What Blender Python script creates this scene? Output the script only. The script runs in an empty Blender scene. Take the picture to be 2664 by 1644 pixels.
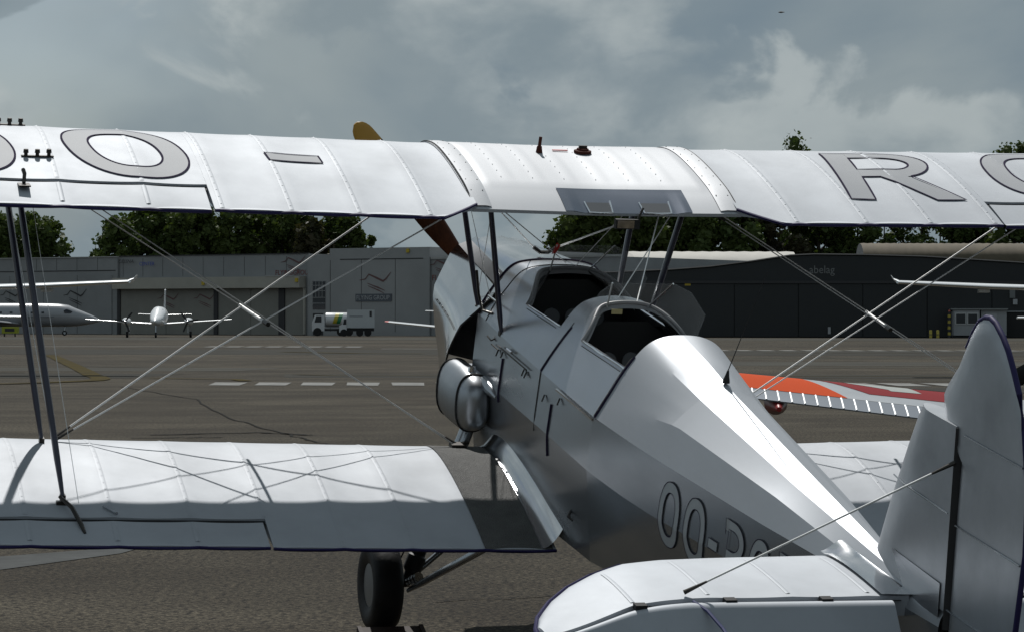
import bpy, bmesh, math, random
from math import sin, cos, pi, sqrt, radians
from mathutils import Vector, Matrix

random.seed(11)
S = bpy.context.scene
COL = S.collection

# ------------------------------------------------------------------ camera
CAM = Vector((-4.102, -13.780, 1.488))
PSI, PHI, RHO = 0.2798, 0.0018, 0.0012
FWD0 = Vector((sin(PSI), cos(PSI), 0)); RIGHT0 = Vector((cos(PSI), -sin(PSI), 0)); UP0 = Vector((0, 0, 1))
_f = cos(PHI) * FWD0 + sin(PHI) * UP0
_u = cos(PHI) * UP0 - sin(PHI) * FWD0
_r = cos(RHO) * RIGHT0 + sin(RHO) * _u
_u = cos(RHO) * _u - sin(RHO) * RIGHT0
cd = bpy.data.cameras.new('camera')
co = bpy.data.objects.new('camera', cd); COL.objects.link(co)
cd.sensor_width = 36.0; cd.lens = 7685 / 2664 * 36.0
cd.clip_start = 0.1; cd.clip_end = 6000
m = Matrix((_r, _u, -_f)).transposed().to_4x4(); m.translation = CAM
co.matrix_world = m
S.camera = co

# ------------------------------------------------------------------ sky, sun, exposure
SUN_EL, SUN_AZ = radians(55), radians(6.5)          # azimuth from +Y towards +X
w = bpy.data.worlds.new('World'); S.world = w; w.use_nodes = True
nt = w.node_tree; nt.nodes.clear()
N = nt.nodes.new; Lk = nt.links.new
out = N('ShaderNodeOutputWorld'); bg = N('ShaderNodeBackground'); bg.inputs['Strength'].default_value = 0.10
sky = N('ShaderNodeTexSky'); sky.sky_type = 'NISHITA'; sky.sun_disc = False
sky.sun_elevation = SUN_EL; sky.sun_rotation = SUN_AZ; sky.air_density = 1.0; sky.dust_density = 1.2; sky.ozone_density = 1.5
tc = N('ShaderNodeTexCoord')
sep = N('ShaderNodeSeparateXYZ'); Lk(tc.outputs['Generated'], sep.inputs[0])
# clouds: noise over the dome itself, billows a few degrees across
mpc = N('ShaderNodeMapping'); mpc.inputs['Scale'].default_value = (1, 1, 1.6); mpc.inputs['Location'].default_value = (0.37, 0.12, 0.05); Lk(tc.outputs['Generated'], mpc.inputs['Vector'])
zc = N('ShaderNodeMath'); zc.operation = 'MAXIMUM'; zc.inputs[1].default_value = 0.0; Lk(sep.outputs['Z'], zc.inputs[0])
def cnoise(scale, detail, rough, dist, loc):
    mp_ = N('ShaderNodeMapping'); mp_.inputs['Location'].default_value = loc; Lk(mpc.outputs[0], mp_.inputs['Vector'])
    n_ = N('ShaderNodeTexNoise'); n_.inputs['Scale'].default_value = scale; n_.inputs['Detail'].default_value = detail; n_.inputs['Roughness'].default_value = rough; n_.inputs['Distortion'].default_value = dist
    Lk(mp_.outputs[0], n_.inputs['Vector']); return n_.outputs['Fac']
def cramp(fac, stops):
    r_ = N('ShaderNodeValToRGB'); r_.color_ramp.interpolation = 'EASE'
    while len(r_.color_ramp.elements) < len(stops): r_.color_ramp.elements.new(0.5)
    for e_, (p_, c_) in zip(r_.color_ramp.elements, stops): e_.position = p_; e_.color = (*c_, 1)
    Lk(fac, r_.inputs[0]); return r_.outputs[0]
def cmix(fac, a, b):
    x = N('ShaderNodeMixRGB'); (Lk(fac, x.inputs[0]) if not isinstance(fac, float) else setattr(x.inputs[0], 'default_value', fac))
    for sck, v in ((x.inputs[1], a), (x.inputs[2], b)):
        if isinstance(v, tuple): sck.default_value = (*v, 1)
        else: Lk(v, sck)
    return x.outputs[0]
blue = cmix(0.38, sky.outputs[0], (2.2, 2.95, 3.7))
dull = cramp(cnoise(5.5, 6, 0.5, 0.3, (0, 0, 0)), [(0.36, (2.25, 3.0, 3.6)), (0.62, (3.75, 4.4, 4.6))])
base = cmix(cramp(cnoise(3.2, 5, 0.5, 0.2, (5.2, 1.4, 2.2)), [(0.34, (0.15, 0.15, 0.15)), (0.52, (1, 1, 1))]), blue, dull)
puff = cramp(cnoise(12.0, 10, 0.52, 0.3, (3.1, 7.7, 0.4)), [(0.45, (0, 0, 0)), (0.51, (0.72, 0.72, 0.72)), (0.66, (1, 1, 1))])
lite = cramp(cnoise(15.0, 9, 0.52, 0.2, (1.3, 2.7, 4.4)), [(0.38, (2.9, 3.6, 4.0)), (0.62, (5.7, 6.3, 6.35))])
clds = cmix(puff, base, lite)
hz = N('ShaderNodeMapRange'); hz.inputs['From Min'].default_value = 0.0; hz.inputs['From Max'].default_value = 0.075
hz.inputs['To Min'].default_value = 0.92; hz.inputs['To Max'].default_value = 0.0; Lk(zc.outputs[0], hz.inputs['Value'])
Lk(cmix(hz.outputs[0], clds, (2.65, 3.35, 3.75)), bg.inputs['Color']); Lk(bg.outputs[0], out.inputs[0])

sl = bpy.data.lights.new('sun', 'SUN'); so = bpy.data.objects.new('sun', sl); COL.objects.link(so)
sl.energy = 5.0; sl.angle = radians(0.53); sl.color = (1.0, 0.975, 0.935)
sdir = Vector((sin(SUN_AZ) * cos(SUN_EL), cos(SUN_AZ) * cos(SUN_EL), sin(SUN_EL)))
so.rotation_euler = (-sdir).to_track_quat('-Z', 'Y').to_euler(); so.location = (0, 0, 60)
S.view_settings.view_transform = 'Standard'; S.view_settings.look = 'None'
S.view_settings.exposure = -0.40; S.view_settings.gamma = 1.0; S.view_settings.use_curve_mapping = False
S.render.engine = 'CYCLES'

# ------------------------------------------------------------------ materials
MATS = {}
def mat(name, col, rough=0.5, metal=0.0, var=0.0, vscale=8.0, bump=0.0, bscale=40.0, spec=0.5, rvar=0.0, col2=None, coat=0.0, stretch=None, alpha=None, trans=0.0):
    if name in MATS: return MATS[name]
    M = bpy.data.materials.new(name); M.use_nodes = True
    t = M.node_tree; b = t.nodes['Principled BSDF']
    b.inputs['Base Color'].default_value = (*col, 1); b.inputs['Roughness'].default_value = rough; b.inputs['Metallic'].default_value = metal
    b.inputs['Specular IOR Level'].default_value = spec
    if coat: b.inputs['Coat Weight'].default_value = coat; b.inputs['Coat Roughness'].default_value = 0.08
    if trans: b.inputs['Transmission Weight'].default_value = trans; b.inputs['IOR'].default_value = 1.45
    if alpha is not None: b.inputs['Alpha'].default_value = alpha
    tcn = t.nodes.new('ShaderNodeTexCoord'); vec = tcn.outputs['Object']
    if stretch:
        mp = t.nodes.new('ShaderNodeMapping'); mp.inputs['Scale'].default_value = stretch; t.links.new(vec, mp.inputs[0]); vec = mp.outputs[0]
    if var or rvar:
        nz = t.nodes.new('ShaderNodeTexNoise'); nz.inputs['Scale'].default_value = vscale; nz.inputs['Detail'].default_value = 6; nz.inputs['Roughness'].default_value = 0.62
        t.links.new(vec, nz.inputs['Vector'])
        if var:
            mx = t.nodes.new('ShaderNodeMixRGB'); c2 = col2 if col2 else tuple(max(0, c * (1 - var)) for c in col)
            mx.inputs[1].default_value = (*col, 1); mx.inputs[2].default_value = (*c2, 1)
            rp = t.nodes.new('ShaderNodeMapRange'); rp.inputs['From Min'].default_value = 0.35; rp.inputs['From Max'].default_value = 0.68
            t.links.new(nz.outputs['Fac'], rp.inputs['Value']); t.links.new(rp.outputs[0], mx.inputs[0]); t.links.new(mx.outputs[0], b.inputs['Base Color'])
        if rvar:
            rr = t.nodes.new('ShaderNodeMapRange'); rr.inputs['From Min'].default_value = 0.3; rr.inputs['From Max'].default_value = 0.7
            rr.inputs['To Min'].default_value = rough - rvar; rr.inputs['To Max'].default_value = rough + rvar
            t.links.new(nz.outputs['Fac'], rr.inputs['Value']); t.links.new(rr.outputs[0], b.inputs['Roughness'])
    if bump:
        nb = t.nodes.new('ShaderNodeTexNoise'); nb.inputs['Scale'].default_value = bscale; nb.inputs['Detail'].default_value = 1
        t.links.new(vec, nb.inputs['Vector'])
        bp = t.nodes.new('ShaderNodeBump'); bp.inputs['Strength'].default_value = bump; bp.inputs['Distance'].default_value = 0.02
        t.links.new(nb.outputs['Fac'], bp.inputs['Height']); t.links.new(bp.outputs[0], b.inputs['Normal'])
    MATS[name] = M
    return M

SILVER = mat('silver_dope', (0.385, 0.410, 0.445), 0.62, 0.20, var=0.15, vscale=2.4, rvar=0.02, bump=0.03, bscale=2)
SILVER_S = mat('silver_fuselage', (0.36, 0.377, 0.40), 0.235, 0.78, stretch=(1, .3, 1.0), var=0.14, vscale=5, rvar=0.05, bump=0.02, bscale=1.6)
SILVER_C = mat('silver_sheet', (0.41, 0.425, 0.45), 0.50, 0.25, var=0.06, vscale=4, rvar=0.03, bump=0.03, bscale=4)
TURT = mat('silver_stringer_fabric', (0.40, 0.42, 0.45), 0.52, 0.55, var=0.12, vscale=4, stretch=(1, .3, 1), rvar=0.04, bump=0.02, bscale=1.6)
TANKM = mat('tank_aluminium', (0.40, 0.42, 0.445), 0.36, 0.85, var=0.12, vscale=6, rvar=0.05)
ALU = mat('polished_aluminium', (0.66, 0.67, 0.69), 0.14, 1.0, var=0.08, vscale=4, rvar=0.04, bump=0.025, bscale=2)
ALU_D = mat('sheet_aluminium', (0.43, 0.45, 0.48), 0.23, 0.80, var=0.10, vscale=3, rvar=0.05, bump=0.025, bscale=2)
CHROME = mat('bright_metal', (0.85, 0.86, 0.88), 0.12, 1.0)
WIRE = mat('streamlined_wire', (0.78, 0.78, 0.77), 0.5, 0.2)
NAVY = mat('navy_trim', (0.022, 0.018, 0.075), 0.6, spec=.2)
NAVYS = mat('navy_strut_paint', (0.016, 0.018, 0.045), 0.28, 0.0, var=0.3, vscale=20, coat=0.3)
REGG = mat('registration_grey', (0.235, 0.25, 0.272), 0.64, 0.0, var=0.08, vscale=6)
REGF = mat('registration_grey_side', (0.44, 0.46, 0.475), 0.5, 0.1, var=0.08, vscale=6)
INK = mat('registration_outline', (0.03, 0.022, 0.05), 0.9, spec=.05)
BLACK = mat('black_rubber', (0.012, 0.012, 0.013), 0.6, var=0.4, vscale=20)
TYRE = mat('tyre_rubber', (0.018, 0.018, 0.019), 0.55, var=0.4, vscale=14, bump=0.04, bscale=60, spec=.25)
DARK = mat('cockpit_black', (0.008, 0.008, 0.009), 0.8)
WALK = mat('walkway_grip', (0.105, 0.105, 0.10), 0.7, var=0.35, vscale=14, bump=0.7, bscale=220)
WOODP = mat('varnished_wood', (0.040, 0.012, 0.004), 0.8, spec=.08, var=0.4, vscale=30, stretch=(1, 1, .2))
YELP = mat('prop_tip_yellow', (0.42, 0.22, 0.02), 0.4)
GLASS = mat('perspex', (0.92, 0.95, 0.97), 0.03, 0.0, alpha=0.08)
STEEL = mat('dark_fitting_steel', (0.06, 0.055, 0.05), 0.4, 0.7, var=0.4, vscale=30)
RUST = mat('red_brown_cap', (0.07, 0.022, 0.016), 0.8, spec=.1)
REDS = mat('red_sticker', (0.55, 0.03, 0.025), 0.5)
IVORY = mat('ivory_placard', (0.62, 0.52, 0.26), 0.5)
DIAL = mat('dial_face', (0.15, 0.155, 0.16), 0.25)
WHITE = mat('white_aircraft_paint', (0.78, 0.79, 0.80), 0.25, coat=0.5, var=0.04, vscale=2)
WGLASS = mat('dark_window', (0.012, 0.014, 0.018), 0.08)

# ------------------------------------------------------------------ mesh helpers
class MB:
    def __init__(s): s.v = []; s.f = []
    def add(s, vs, fs):
        o = len(s.v); s.v += [tuple(p) for p in vs]; s.f += [tuple(i + o for i in f) for f in fs]; return s
    def box(s, c, d, mtx=None):
        x, y, z = d[0] / 2, d[1] / 2, d[2] / 2
        vs = [Vector((sx * x, sy * y, sz * z)) for sx in (-1, 1) for sy in (-1, 1) for sz in (-1, 1)]
        if mtx: vs = [mtx @ p for p in vs]
        vs = [p + Vector(c) for p in vs]
        return s.add(vs, [(0, 1, 3, 2), (4, 6, 7, 5), (0, 4, 5, 1), (2, 3, 7, 6), (0, 2, 6, 4), (1, 5, 7, 3)])
    def loft(s, rings, cap0=True, cap1=True, closed=True):
        n = len(rings[0]); vs = [p for r in rings for p in r]; fs = []
        for i in range(len(rings) - 1):
            for j in range(n if closed else n - 1):
                a = i * n + j; b = i * n + (j + 1) % n
                fs.append((a, b, b + n, a + n))
        if cap0: fs.append(tuple(range(n - 1, -1, -1)))
        if cap1: fs.append(tuple(range((len(rings) - 1) * n, len(rings) * n)))
        return s.add(vs, fs)
    def grid(s, rows): return s.loft(rows, False, False, False)
    def tube(s, path, rad, n=8, flat=1.0, axis=None, cap=True):
        path = [Vector(p) for p in path]
        rs = rad if isinstance(rad, (list, tuple)) else [rad] * len(path)
        rings = []
        ref = Vector(axis) if axis else None
        for i, p in enumerate(path):
            t = (path[min(i + 1, len(path) - 1)] - path[max(i - 1, 0)]).normalized()
            a = ref if ref is not None else (Vector((0, 0, 1)) if abs(t.z) < 0.9 else Vector((0, 1, 0)))
            e1 = (a - t * a.dot(t)).normalized(); e2 = t.cross(e1)
            rings.append([p + e1 * (rs[i] * cos(2 * pi * k / n)) + e2 * (rs[i] * flat * sin(2 * pi * k / n)) for k in range(n)])
        return s.loft(rings, cap, cap)
    def build(s, name, mt, parent=None, smooth=None, label=None):
        me = bpy.data.meshes.new(name); me.from_pydata(s.v, [], s.f); me.validate(); me.materials.append(mt)
        bm = bmesh.new(); bm.from_mesh(me); bmesh.ops.recalc_face_normals(bm, faces=bm.faces); bm.to_mesh(me); bm.free()
        o = bpy.data.objects.new(name, me); COL.objects.link(o)
        if parent is not None: o.parent = parent
        if smooth is not None:
            me.shade_smooth(); me.set_sharp_from_angle(angle=radians(smooth))
        if label: o['label'] = label
        return o

def tag(o, label, cat, group=None):
    o['label'] = label; o['category'] = cat
    if group: o['group'] = group
    return o
def empty(name, loc=(0, 0, 0), rot=(0, 0, 0)):
    o = bpy.data.objects.new(name, None); COL.objects.link(o); o.location = loc; o.rotation_euler = rot; o.empty_display_size = 0.3
    return o
def part(src, name, parent, loc=None, rot=None):
    c = bpy.data.objects.new(name, src.data); COL.objects.link(c); c.parent = parent
    if loc is not None: c.location = loc
    if rot is not None: c.rotation_euler = rot
    return c
def text_mesh(s, size, shear=0.0, spacing=1.0):
    cu = bpy.data.curves.new('txt', 'FONT'); cu.body = s; cu.size = size; cu.shear = shear; cu.space_character = spacing
    cu.resolution_u = 3; cu.extrude = 0.0
    o = bpy.data.objects.new('txt', cu); COL.objects.link(o)
    dg = bpy.context.evaluated_depsgraph_get(); me = o.evaluated_get(dg).to_mesh()
    vs = [tuple(v.co) for v in me.vertices]; fs = [tuple(p.vertices) for p in me.polygons]
    o.evaluated_get(dg).to_mesh_clear(); bpy.data.objects.remove(o); bpy.data.curves.remove(cu)
    return vs, fs
def site(lat, dep, z=0.0):            # metres to the right of / ahead of the standpoint, on the level ground
    return Vector((CAM.x, CAM.y, 0)) + RIGHT0 * lat + FWD0 * dep + Vector((0, 0, z))
VIEW_YAW = -PSI                        # rotation that turns local +Y to the direction the photographer faces

# ------------------------------------------------------------------ ground
def ground_material():
    M = bpy.data.materials.new('asphalt'); M.use_nodes = True; t = M.node_tree; b = t.nodes['Principled BSDF']
    tcn = t.nodes.new('ShaderNodeTexCoord')
    def noise(scale, detail, stretch=(1, 1, 1), rough=0.6):
        mp = t.nodes.new('ShaderNodeMapping'); mp.inputs['Scale'].default_value = stretch; mp.inputs['Rotation'].default_value = (0, 0, PSI)
        t.links.new(tcn.outputs['Object'], mp.inputs[0])
        n = t.nodes.new('ShaderNodeTexNoise'); n.inputs['Scale'].default_value = scale; n.inputs['Detail'].default_value = detail; n.inputs['Roughness'].default_value = rough
        t.links.new(mp.outputs[0], n.inputs['Vector']); return n.outputs['Fac']
    def ramp(fac, a, bb, c0, c1):
        r = t.nodes.new('ShaderNodeValToRGB'); r.color_ramp.elements[0].position = a; r.color_ramp.elements[1].position = bb
        r.color_ramp.elements[0].color = (*c0, 1); r.color_ramp.elements[1].color = (*c1, 1); t.links.new(fac, r.inputs[0]); return r.outputs[0]
    def mul(a, bb, f=1.0):
        x = t.nodes.new('ShaderNodeMixRGB'); x.blend_type = 'MULTIPLY'; x.inputs[0].default_value = f; t.links.new(a, x.inputs[1]); t.links.new(bb, x.inputs[2]); return x.outputs[0]
    base = ramp(noise(0.05, 5, (0.45, 1.0, 1)), 0.38, 0.64, (0.0190, 0.0180, 0.0160), (0.0325, 0.0310, 0.0280))
    big = mul(ramp(noise(0.6, 6), 0.35, 0.7, (0.80, 0.77, 0.74), (1.15, 1.14, 1.12)), ramp(noise(0.45, 6, (0.6, 1.1, 1)), 0.40, 0.62, (0.80, 0.76, 0.71), (1.42, 1.41, 1.38)))
    agg = mul(ramp(noise(26, 3, rough=0.75), 0.41, 0.60, (0.20, 0.18, 0.15), (2.5, 2.40, 2.15)), ramp(noise(80, 2, rough=0.7), 0.36, 0.66, (0.35, 0.33, 0.31), (1.9, 1.85, 1.72)))
    stain = ramp(noise(0.22, 4, (1.0, 0.3, 1)), 0.52, 0.72, (1, 1, 1), (0.70, 0.66, 0.62))
    c = mul(mul(mul(base, big), agg), stain)
    t.links.new(c, b.inputs['Base Color']); b.inputs['Roughness'].default_value = 0.85; b.inputs['Specular IOR Level'].default_value = 0.08
    bp = t.nodes.new('ShaderNodeBump'); bp.inputs['Strength'].default_value = 0.35; bp.inputs['Distance'].default_value = 0.01
    t.links.new(noise(60, 2), bp.inputs['Height']); t.links.new(bp.outputs[0], b.inputs['Normal'])
    return M
gb = MB()
gb.add([site(-1500, -300), site(1500, -300), site(1500, 3000), site(-1500, 3000)], [(0, 1, 2, 3)])
apron = gb.build('apron', ground_material()); apron['kind'] = 'structure'
PAINT_W = mat('worn_white_paint', (0.26, 0.26, 0.25), 0.9, spec=.03, var=0.45, vscale=1.6)
PAINT_Y = mat('worn_yellow_paint', (0.066, 0.050, 0.014), 0.9, spec=.03, var=0.55, vscale=0.8, col2=(0.035, 0.031, 0.02))
CONC = mat('pale_concrete', (0.058, 0.056, 0.048), 0.85, spec=0.05, var=0.3, vscale=0.25)
CONC2 = mat('dull_concrete', (0.040, 0.0385, 0.033), 0.85, spec=0.05, var=0.3, vscale=0.3)
TAR = mat('tar_seam', (0.018, 0.017, 0.0155), 0.9, spec=0.05, var=0.4, vscale=3)
GRASSM = mat('seam_grass', (0.022, 0.028, 0.010), 0.9, var=0.5, vscale=1.5)
lay = [0.004]
def sheet(name, pts, mt, z=None):
    if z is None: z = 0.004
    q = MB(); q.add([site(a, d, z) for a, d in pts], [tuple(range(len(pts)))])
    return q.build(name, mt, apron)
# pale concrete strips of the old taxiway joints (lateral, depth)
sheet('concrete_strip', [(-90, 238), (120, 238), (120, 262), (-90, 268)], CONC)
sheet('concrete_strip', [(-80, 132), (150, 128), (150, 150), (-80, 156)], CONC2)
sheet('concrete_strip', [(-30, 88), (-8.2, 88), (-7.2, 94), (-30, 94.5)], CONC)
sheet('concrete_strip', [(-17, 77), (-10, 77), (-9.2, 83.5), (-17.5, 84.5)], CONC2)
sheet('concrete_strip', [(-6.0, 78), (60, 78), (60, 83), (-6.4, 83)], CONC2)
sheet('concrete_strip', [(3, 100), (70, 99), (70, 108), (3, 110)], CONC)
sheet('concrete_strip', [(8, 62), (60, 62), (60, 66), (8, 67)], CONC2)
# seams with a little grass in them
for i, (a0, a1, d, hh) in enumerate([(-40, 60, 229, 1.2), (6, 60, 120, 0.9), (9, 60, 95.5, 0.5), (8, 60, 75, .3), (-40, -9.5, 96, .3), (-20, 30, 200, 1.0)]):
    sheet('grass_seam', [(a0, d), (a1, d - 0.5), (a1, d + hh - 0.5), (a0, d + hh)], GRASSM, 0.012)
# white dashes of the near stop line and the two far ones
for i in range(24):
    a = -7.08 + i * 1.065
    sheet('stop_line_dash', [(a + 0.06, 68.3), (a + 0.80, 68.1), (a + 0.70, 71.3), (a - 0.10, 71.5)], PAINT_W, 0.012)
for i in range(34):
    a = -2.0 + i * 1.15 + 9.0
    sheet('far_line_dash', [(a, 150.4), (a + 0.72, 150.4), (a + 0.66, 154), (a - 0.06, 154)], PAINT_W, 0.014)
for i in range(8):
    a = -17.6 + i * 1.15
    sheet('far_line_dash', [(a, 168), (a + 0.9, 168), (a + 0.84, 173), (a - 0.06, 173)], PAINT_W, 0.014)
sheet('white_line', [(-60, 171), (-19, 170), (-19, 171.4), (-60, 172.6)], PAINT_W, 0.014)
sheet('white_line', [(-7, 158), (8, 157.4), (8, 158.6), (-7, 159.4)], PAINT_W, 0.014)
# yellow taxi lines: a bend on the left and short bits
def line_strip(name, pts, wdt, mt, z):
    q = MB(); L = []; R = []
    for i, p in enumerate(pts):
        a = Vector((*pts[max(i - 1, 0)], 0)); c = Vector((*pts[min(i + 1, len(pts) - 1)], 0)); tdir = (c - a).normalized(); nn = Vector((-tdir.y, tdir.x, 0))
        b = Vector((*p, 0)); l = b + nn * wdt / 2; r = b - nn * wdt / 2
        L.append(site(l.x, l.y, z)); R.append(site(r.x, r.y, z))
    q.grid([L, R]); return q.build(name, mt, apron)
line_strip('yellow_line', [(-20, 128), (-14.2, 96), (-12.4, 86), (-11.4, 80.3), (-10.7, 76.8), (-10.45, 75), (-10.4, 73.6), (-10.75, 72), (-11.8, 69.6), (-14, 67), (-20, 63)], .5, PAINT_Y, 0.018)
line_strip('yellow_line', [(-9.4, 76.6), (-7.0, 75.0), (-6.6, 73.2)], 0.35, PAINT_Y, 0.018)
line_strip('yellow_line', [(-6.0, 82), (-4.8, 80.5), (30, 80)], 0.35, PAINT_Y, 0.018)
line_strip('yellow_line', [(-11, 142), (-7, 136), (-4, 135)], 0.8, PAINT_Y, 0.018)
line_strip('yellow_line', [(12, 141), (60, 139)], 0.5, PAINT_Y, 0.018)
# tar sealed cracks
def crack(pts, wdt):
    P = []
    for (a, b) in zip(pts[:-1], pts[1:]):
        n = 8
        for k in range(n):
            f = k / n; P.append((a[0] + (b[0] - a[0]) * f + random.uniform(-.03, .03), a[1] + (b[1] - a[1]) * f + random.uniform(-.12, .12)))
    P.append(pts[-1]); line_strip('tar_crack', P, wdt, TAR, 0.008)
crack([(-8.9, 67), (-6.0, 56), (-4.3, 45), (-2.9, 38.5), (-2.2, 35.5)], 0.04)
crack([(-4.7, 38.6), (-3.4, 39.4), (-2.6, 38.6)], 0.14)
crack([(-4.8, 37.4), (-3.7, 37.8)], 0.12)
crack([(-1.5, 73), (1.2, 62), (3.2, 58)], 0.14)
crack([(-12.8, 40.5), (-11.7, 41.2)], 0.12)
crack([(-0.4, 15.6), (1.1, 16.4), (3.5, 17.0)], 0.02)
crack([(9, 52), (18, 49)], 0.08)
sheet('concrete_strip', [(-3.6, 16.4), (-2.5, 18.9), (-2.4, 19.6), (-3.6, 18.2)], mat('pale_patch', (.085, .088, .088), .9, var=.25, vscale=3, spec=.03), 0.004)

# ================================================================== the silver biplane
# body frame: X right, Y forward, Z up, origin at the main axle
PITCH, BANK, RW = 0.2233, 0.0079, 0.22
bip = empty('biplane', (0, 0, RW), (PITCH, BANK, 0))
tag(bip, 'silver open cockpit biplane with grey OO-R lettering, parked tail towards the viewer', 'biplane')
WP = {'U': (0.5111, 2.0141, 1.2082, 0.0815, 0.0292, 0.090), 'L': (-0.138, 0.684, 1.2082, 0.0916, 0.037, 0.0572)}
RIBS = {'U': [0.62, 0.8642, 1.1938, 1.5007, 1.8104, 2.13, 2.50, 2.86, 3.2, 3.5, 3.8], 'L': [0.37, 0.69, 1.015, 1.32, 1.63, 1.95, 2.29, 2.655, 3.0, 3.35, 3.7]}
def foil(t):
    yt = 0.55 * (0.2969 * sqrt(max(t, 0)) - 0.126 * t - 0.3516 * t ** 2 + 0.2843 * t ** 3 - 0.1036 * t ** 4)
    mm, p = 0.03, 0.35
    yc = mm / p ** 2 * (2 * p * t - t * t) if t < p else mm / (1 - p) ** 2 * (1 - 2 * p + 2 * p * t - t * t)
    return yc, yt
def sag(k, s, t):
    a = abs(s); R = RIBS[k]
    if a < R[0]: return 0.0
    for r0, r1 in zip(R[:-1], R[1:]):
        if r0 <= a <= r1:
            fr = (a - r0) / (r1 - r0)
            return 0.0046 * (1 - abs(2 * fr - 1) ** 2.4) * min(1, t / 0.18)
    return 0.0
def wpt(k, s, t, top=True, off=0.0, dsag=True):
    y0, z0, c, inc, d, sw = WP[k]
    yc, yt = foil(t); z = (yc + yt if top else yc - yt) * c
    if dsag: z += -sag(k, s, t) * (1 if top else -0.7)
    z += off if top else -off
    y = -t * c; a = abs(s) if k == 'L' else sqrt(s * s + 0.01) - 0.0 if abs(s) < 0.6 else abs(s)
    return Vector((s, y0 - sw * a + y * cos(inc) - z * sin(inc), z0 + d * a + y * sin(inc) + z * cos(inc)))
NT = 20
def ring(k, s, t1, t0=0.0, mod=None):
    ts = [t0 + (t1 - t0) * (1 - cos(pi * i / (2 * NT)) if t0 == 0 else i / NT) for i in range(NT + 1)]
    up = [wpt(k, s, t) for t in reversed(ts)]; lo = [wpt(k, s, t, False) for t in ts]
    if t0 == 0: lo = lo[1:]
    if mod: up = [mod(p) for p in up]; lo = [mod(p) for p in lo]
    return up + lo
def stations(k, s0, s1, extra=()):
    ss = {round(s0, 4), round(s1, 4)}
    for r in list(RIBS[k]) + list(extra):
        if s0 < r < s1: ss.add(round(r, 4))
    ss = sorted(ss); o = []
    for a, b in zip(ss[:-1], ss[1:]):
        n = max(2, int((b - a) / 0.045))
        o += [a + (b - a) * i / n for i in range(n)]
    return o + [ss[-1]]
def tape_piece(k, s, t0, t1, name, parent, wd=0.011, hinge=None):
    q = MB(); n = 22; A = []; B = []; Cc = []
    for i in range(n + 1):
        t = t0 + (t1 - t0) * (i / n) ** 1.3
        A.append(wpt(k, s - wd, t, True, 0.0006)); Cc.append(wpt(k, s, t, True, 0.0018)); B.append(wpt(k, s + wd, t, True, 0.0006))
    q.grid([A, Cc, B])
    t = max(t0, 0.13)
    while t < t1 - 0.02:
        p = wpt(k, s, t, True, 0.0016); e = 0.0034
        q.add([p + Vector((-e, -e * 1.3, 0)), p + Vector((e, -e * 1.3, 0)), p + Vector((e, e * 1.3, 0)), p + Vector((-e, e * 1.3, 0)), p + Vector((0, 0, 0.0024))], [(0, 1, 4), (1, 2, 4), (2, 3, 4), (3, 0, 4)])
        t += 0.055
    return q.build(name, SILVER, parent, 60)
def te_trim(k, ss, tfun, name, parent, r=0.0075):
    q = MB(); q.tube([wpt(k, s, tfun(s), True, -0.004) for s in ss], r, 6); return q.build(name, NAVY, parent, 60)
SC, SA_U, SA_L = 0.805, 1.845, 1.63
TH_U, TH_L = 0.80, 0.815
SJ, TCUT = 0.62, 0.885
def tendU(s):
    a = abs(s)
    if a >= SC: return 1.0
    return TCUT + (1 - TCUT) * max(0, (a - SJ) / (SC - SJ))
def rot_about(p, a, ang):
    v = p - a; return a + Vector((v.x, v.y * cos(ang) - v.z * sin(ang), v.y * sin(ang) + v.z * cos(ang)))
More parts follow.
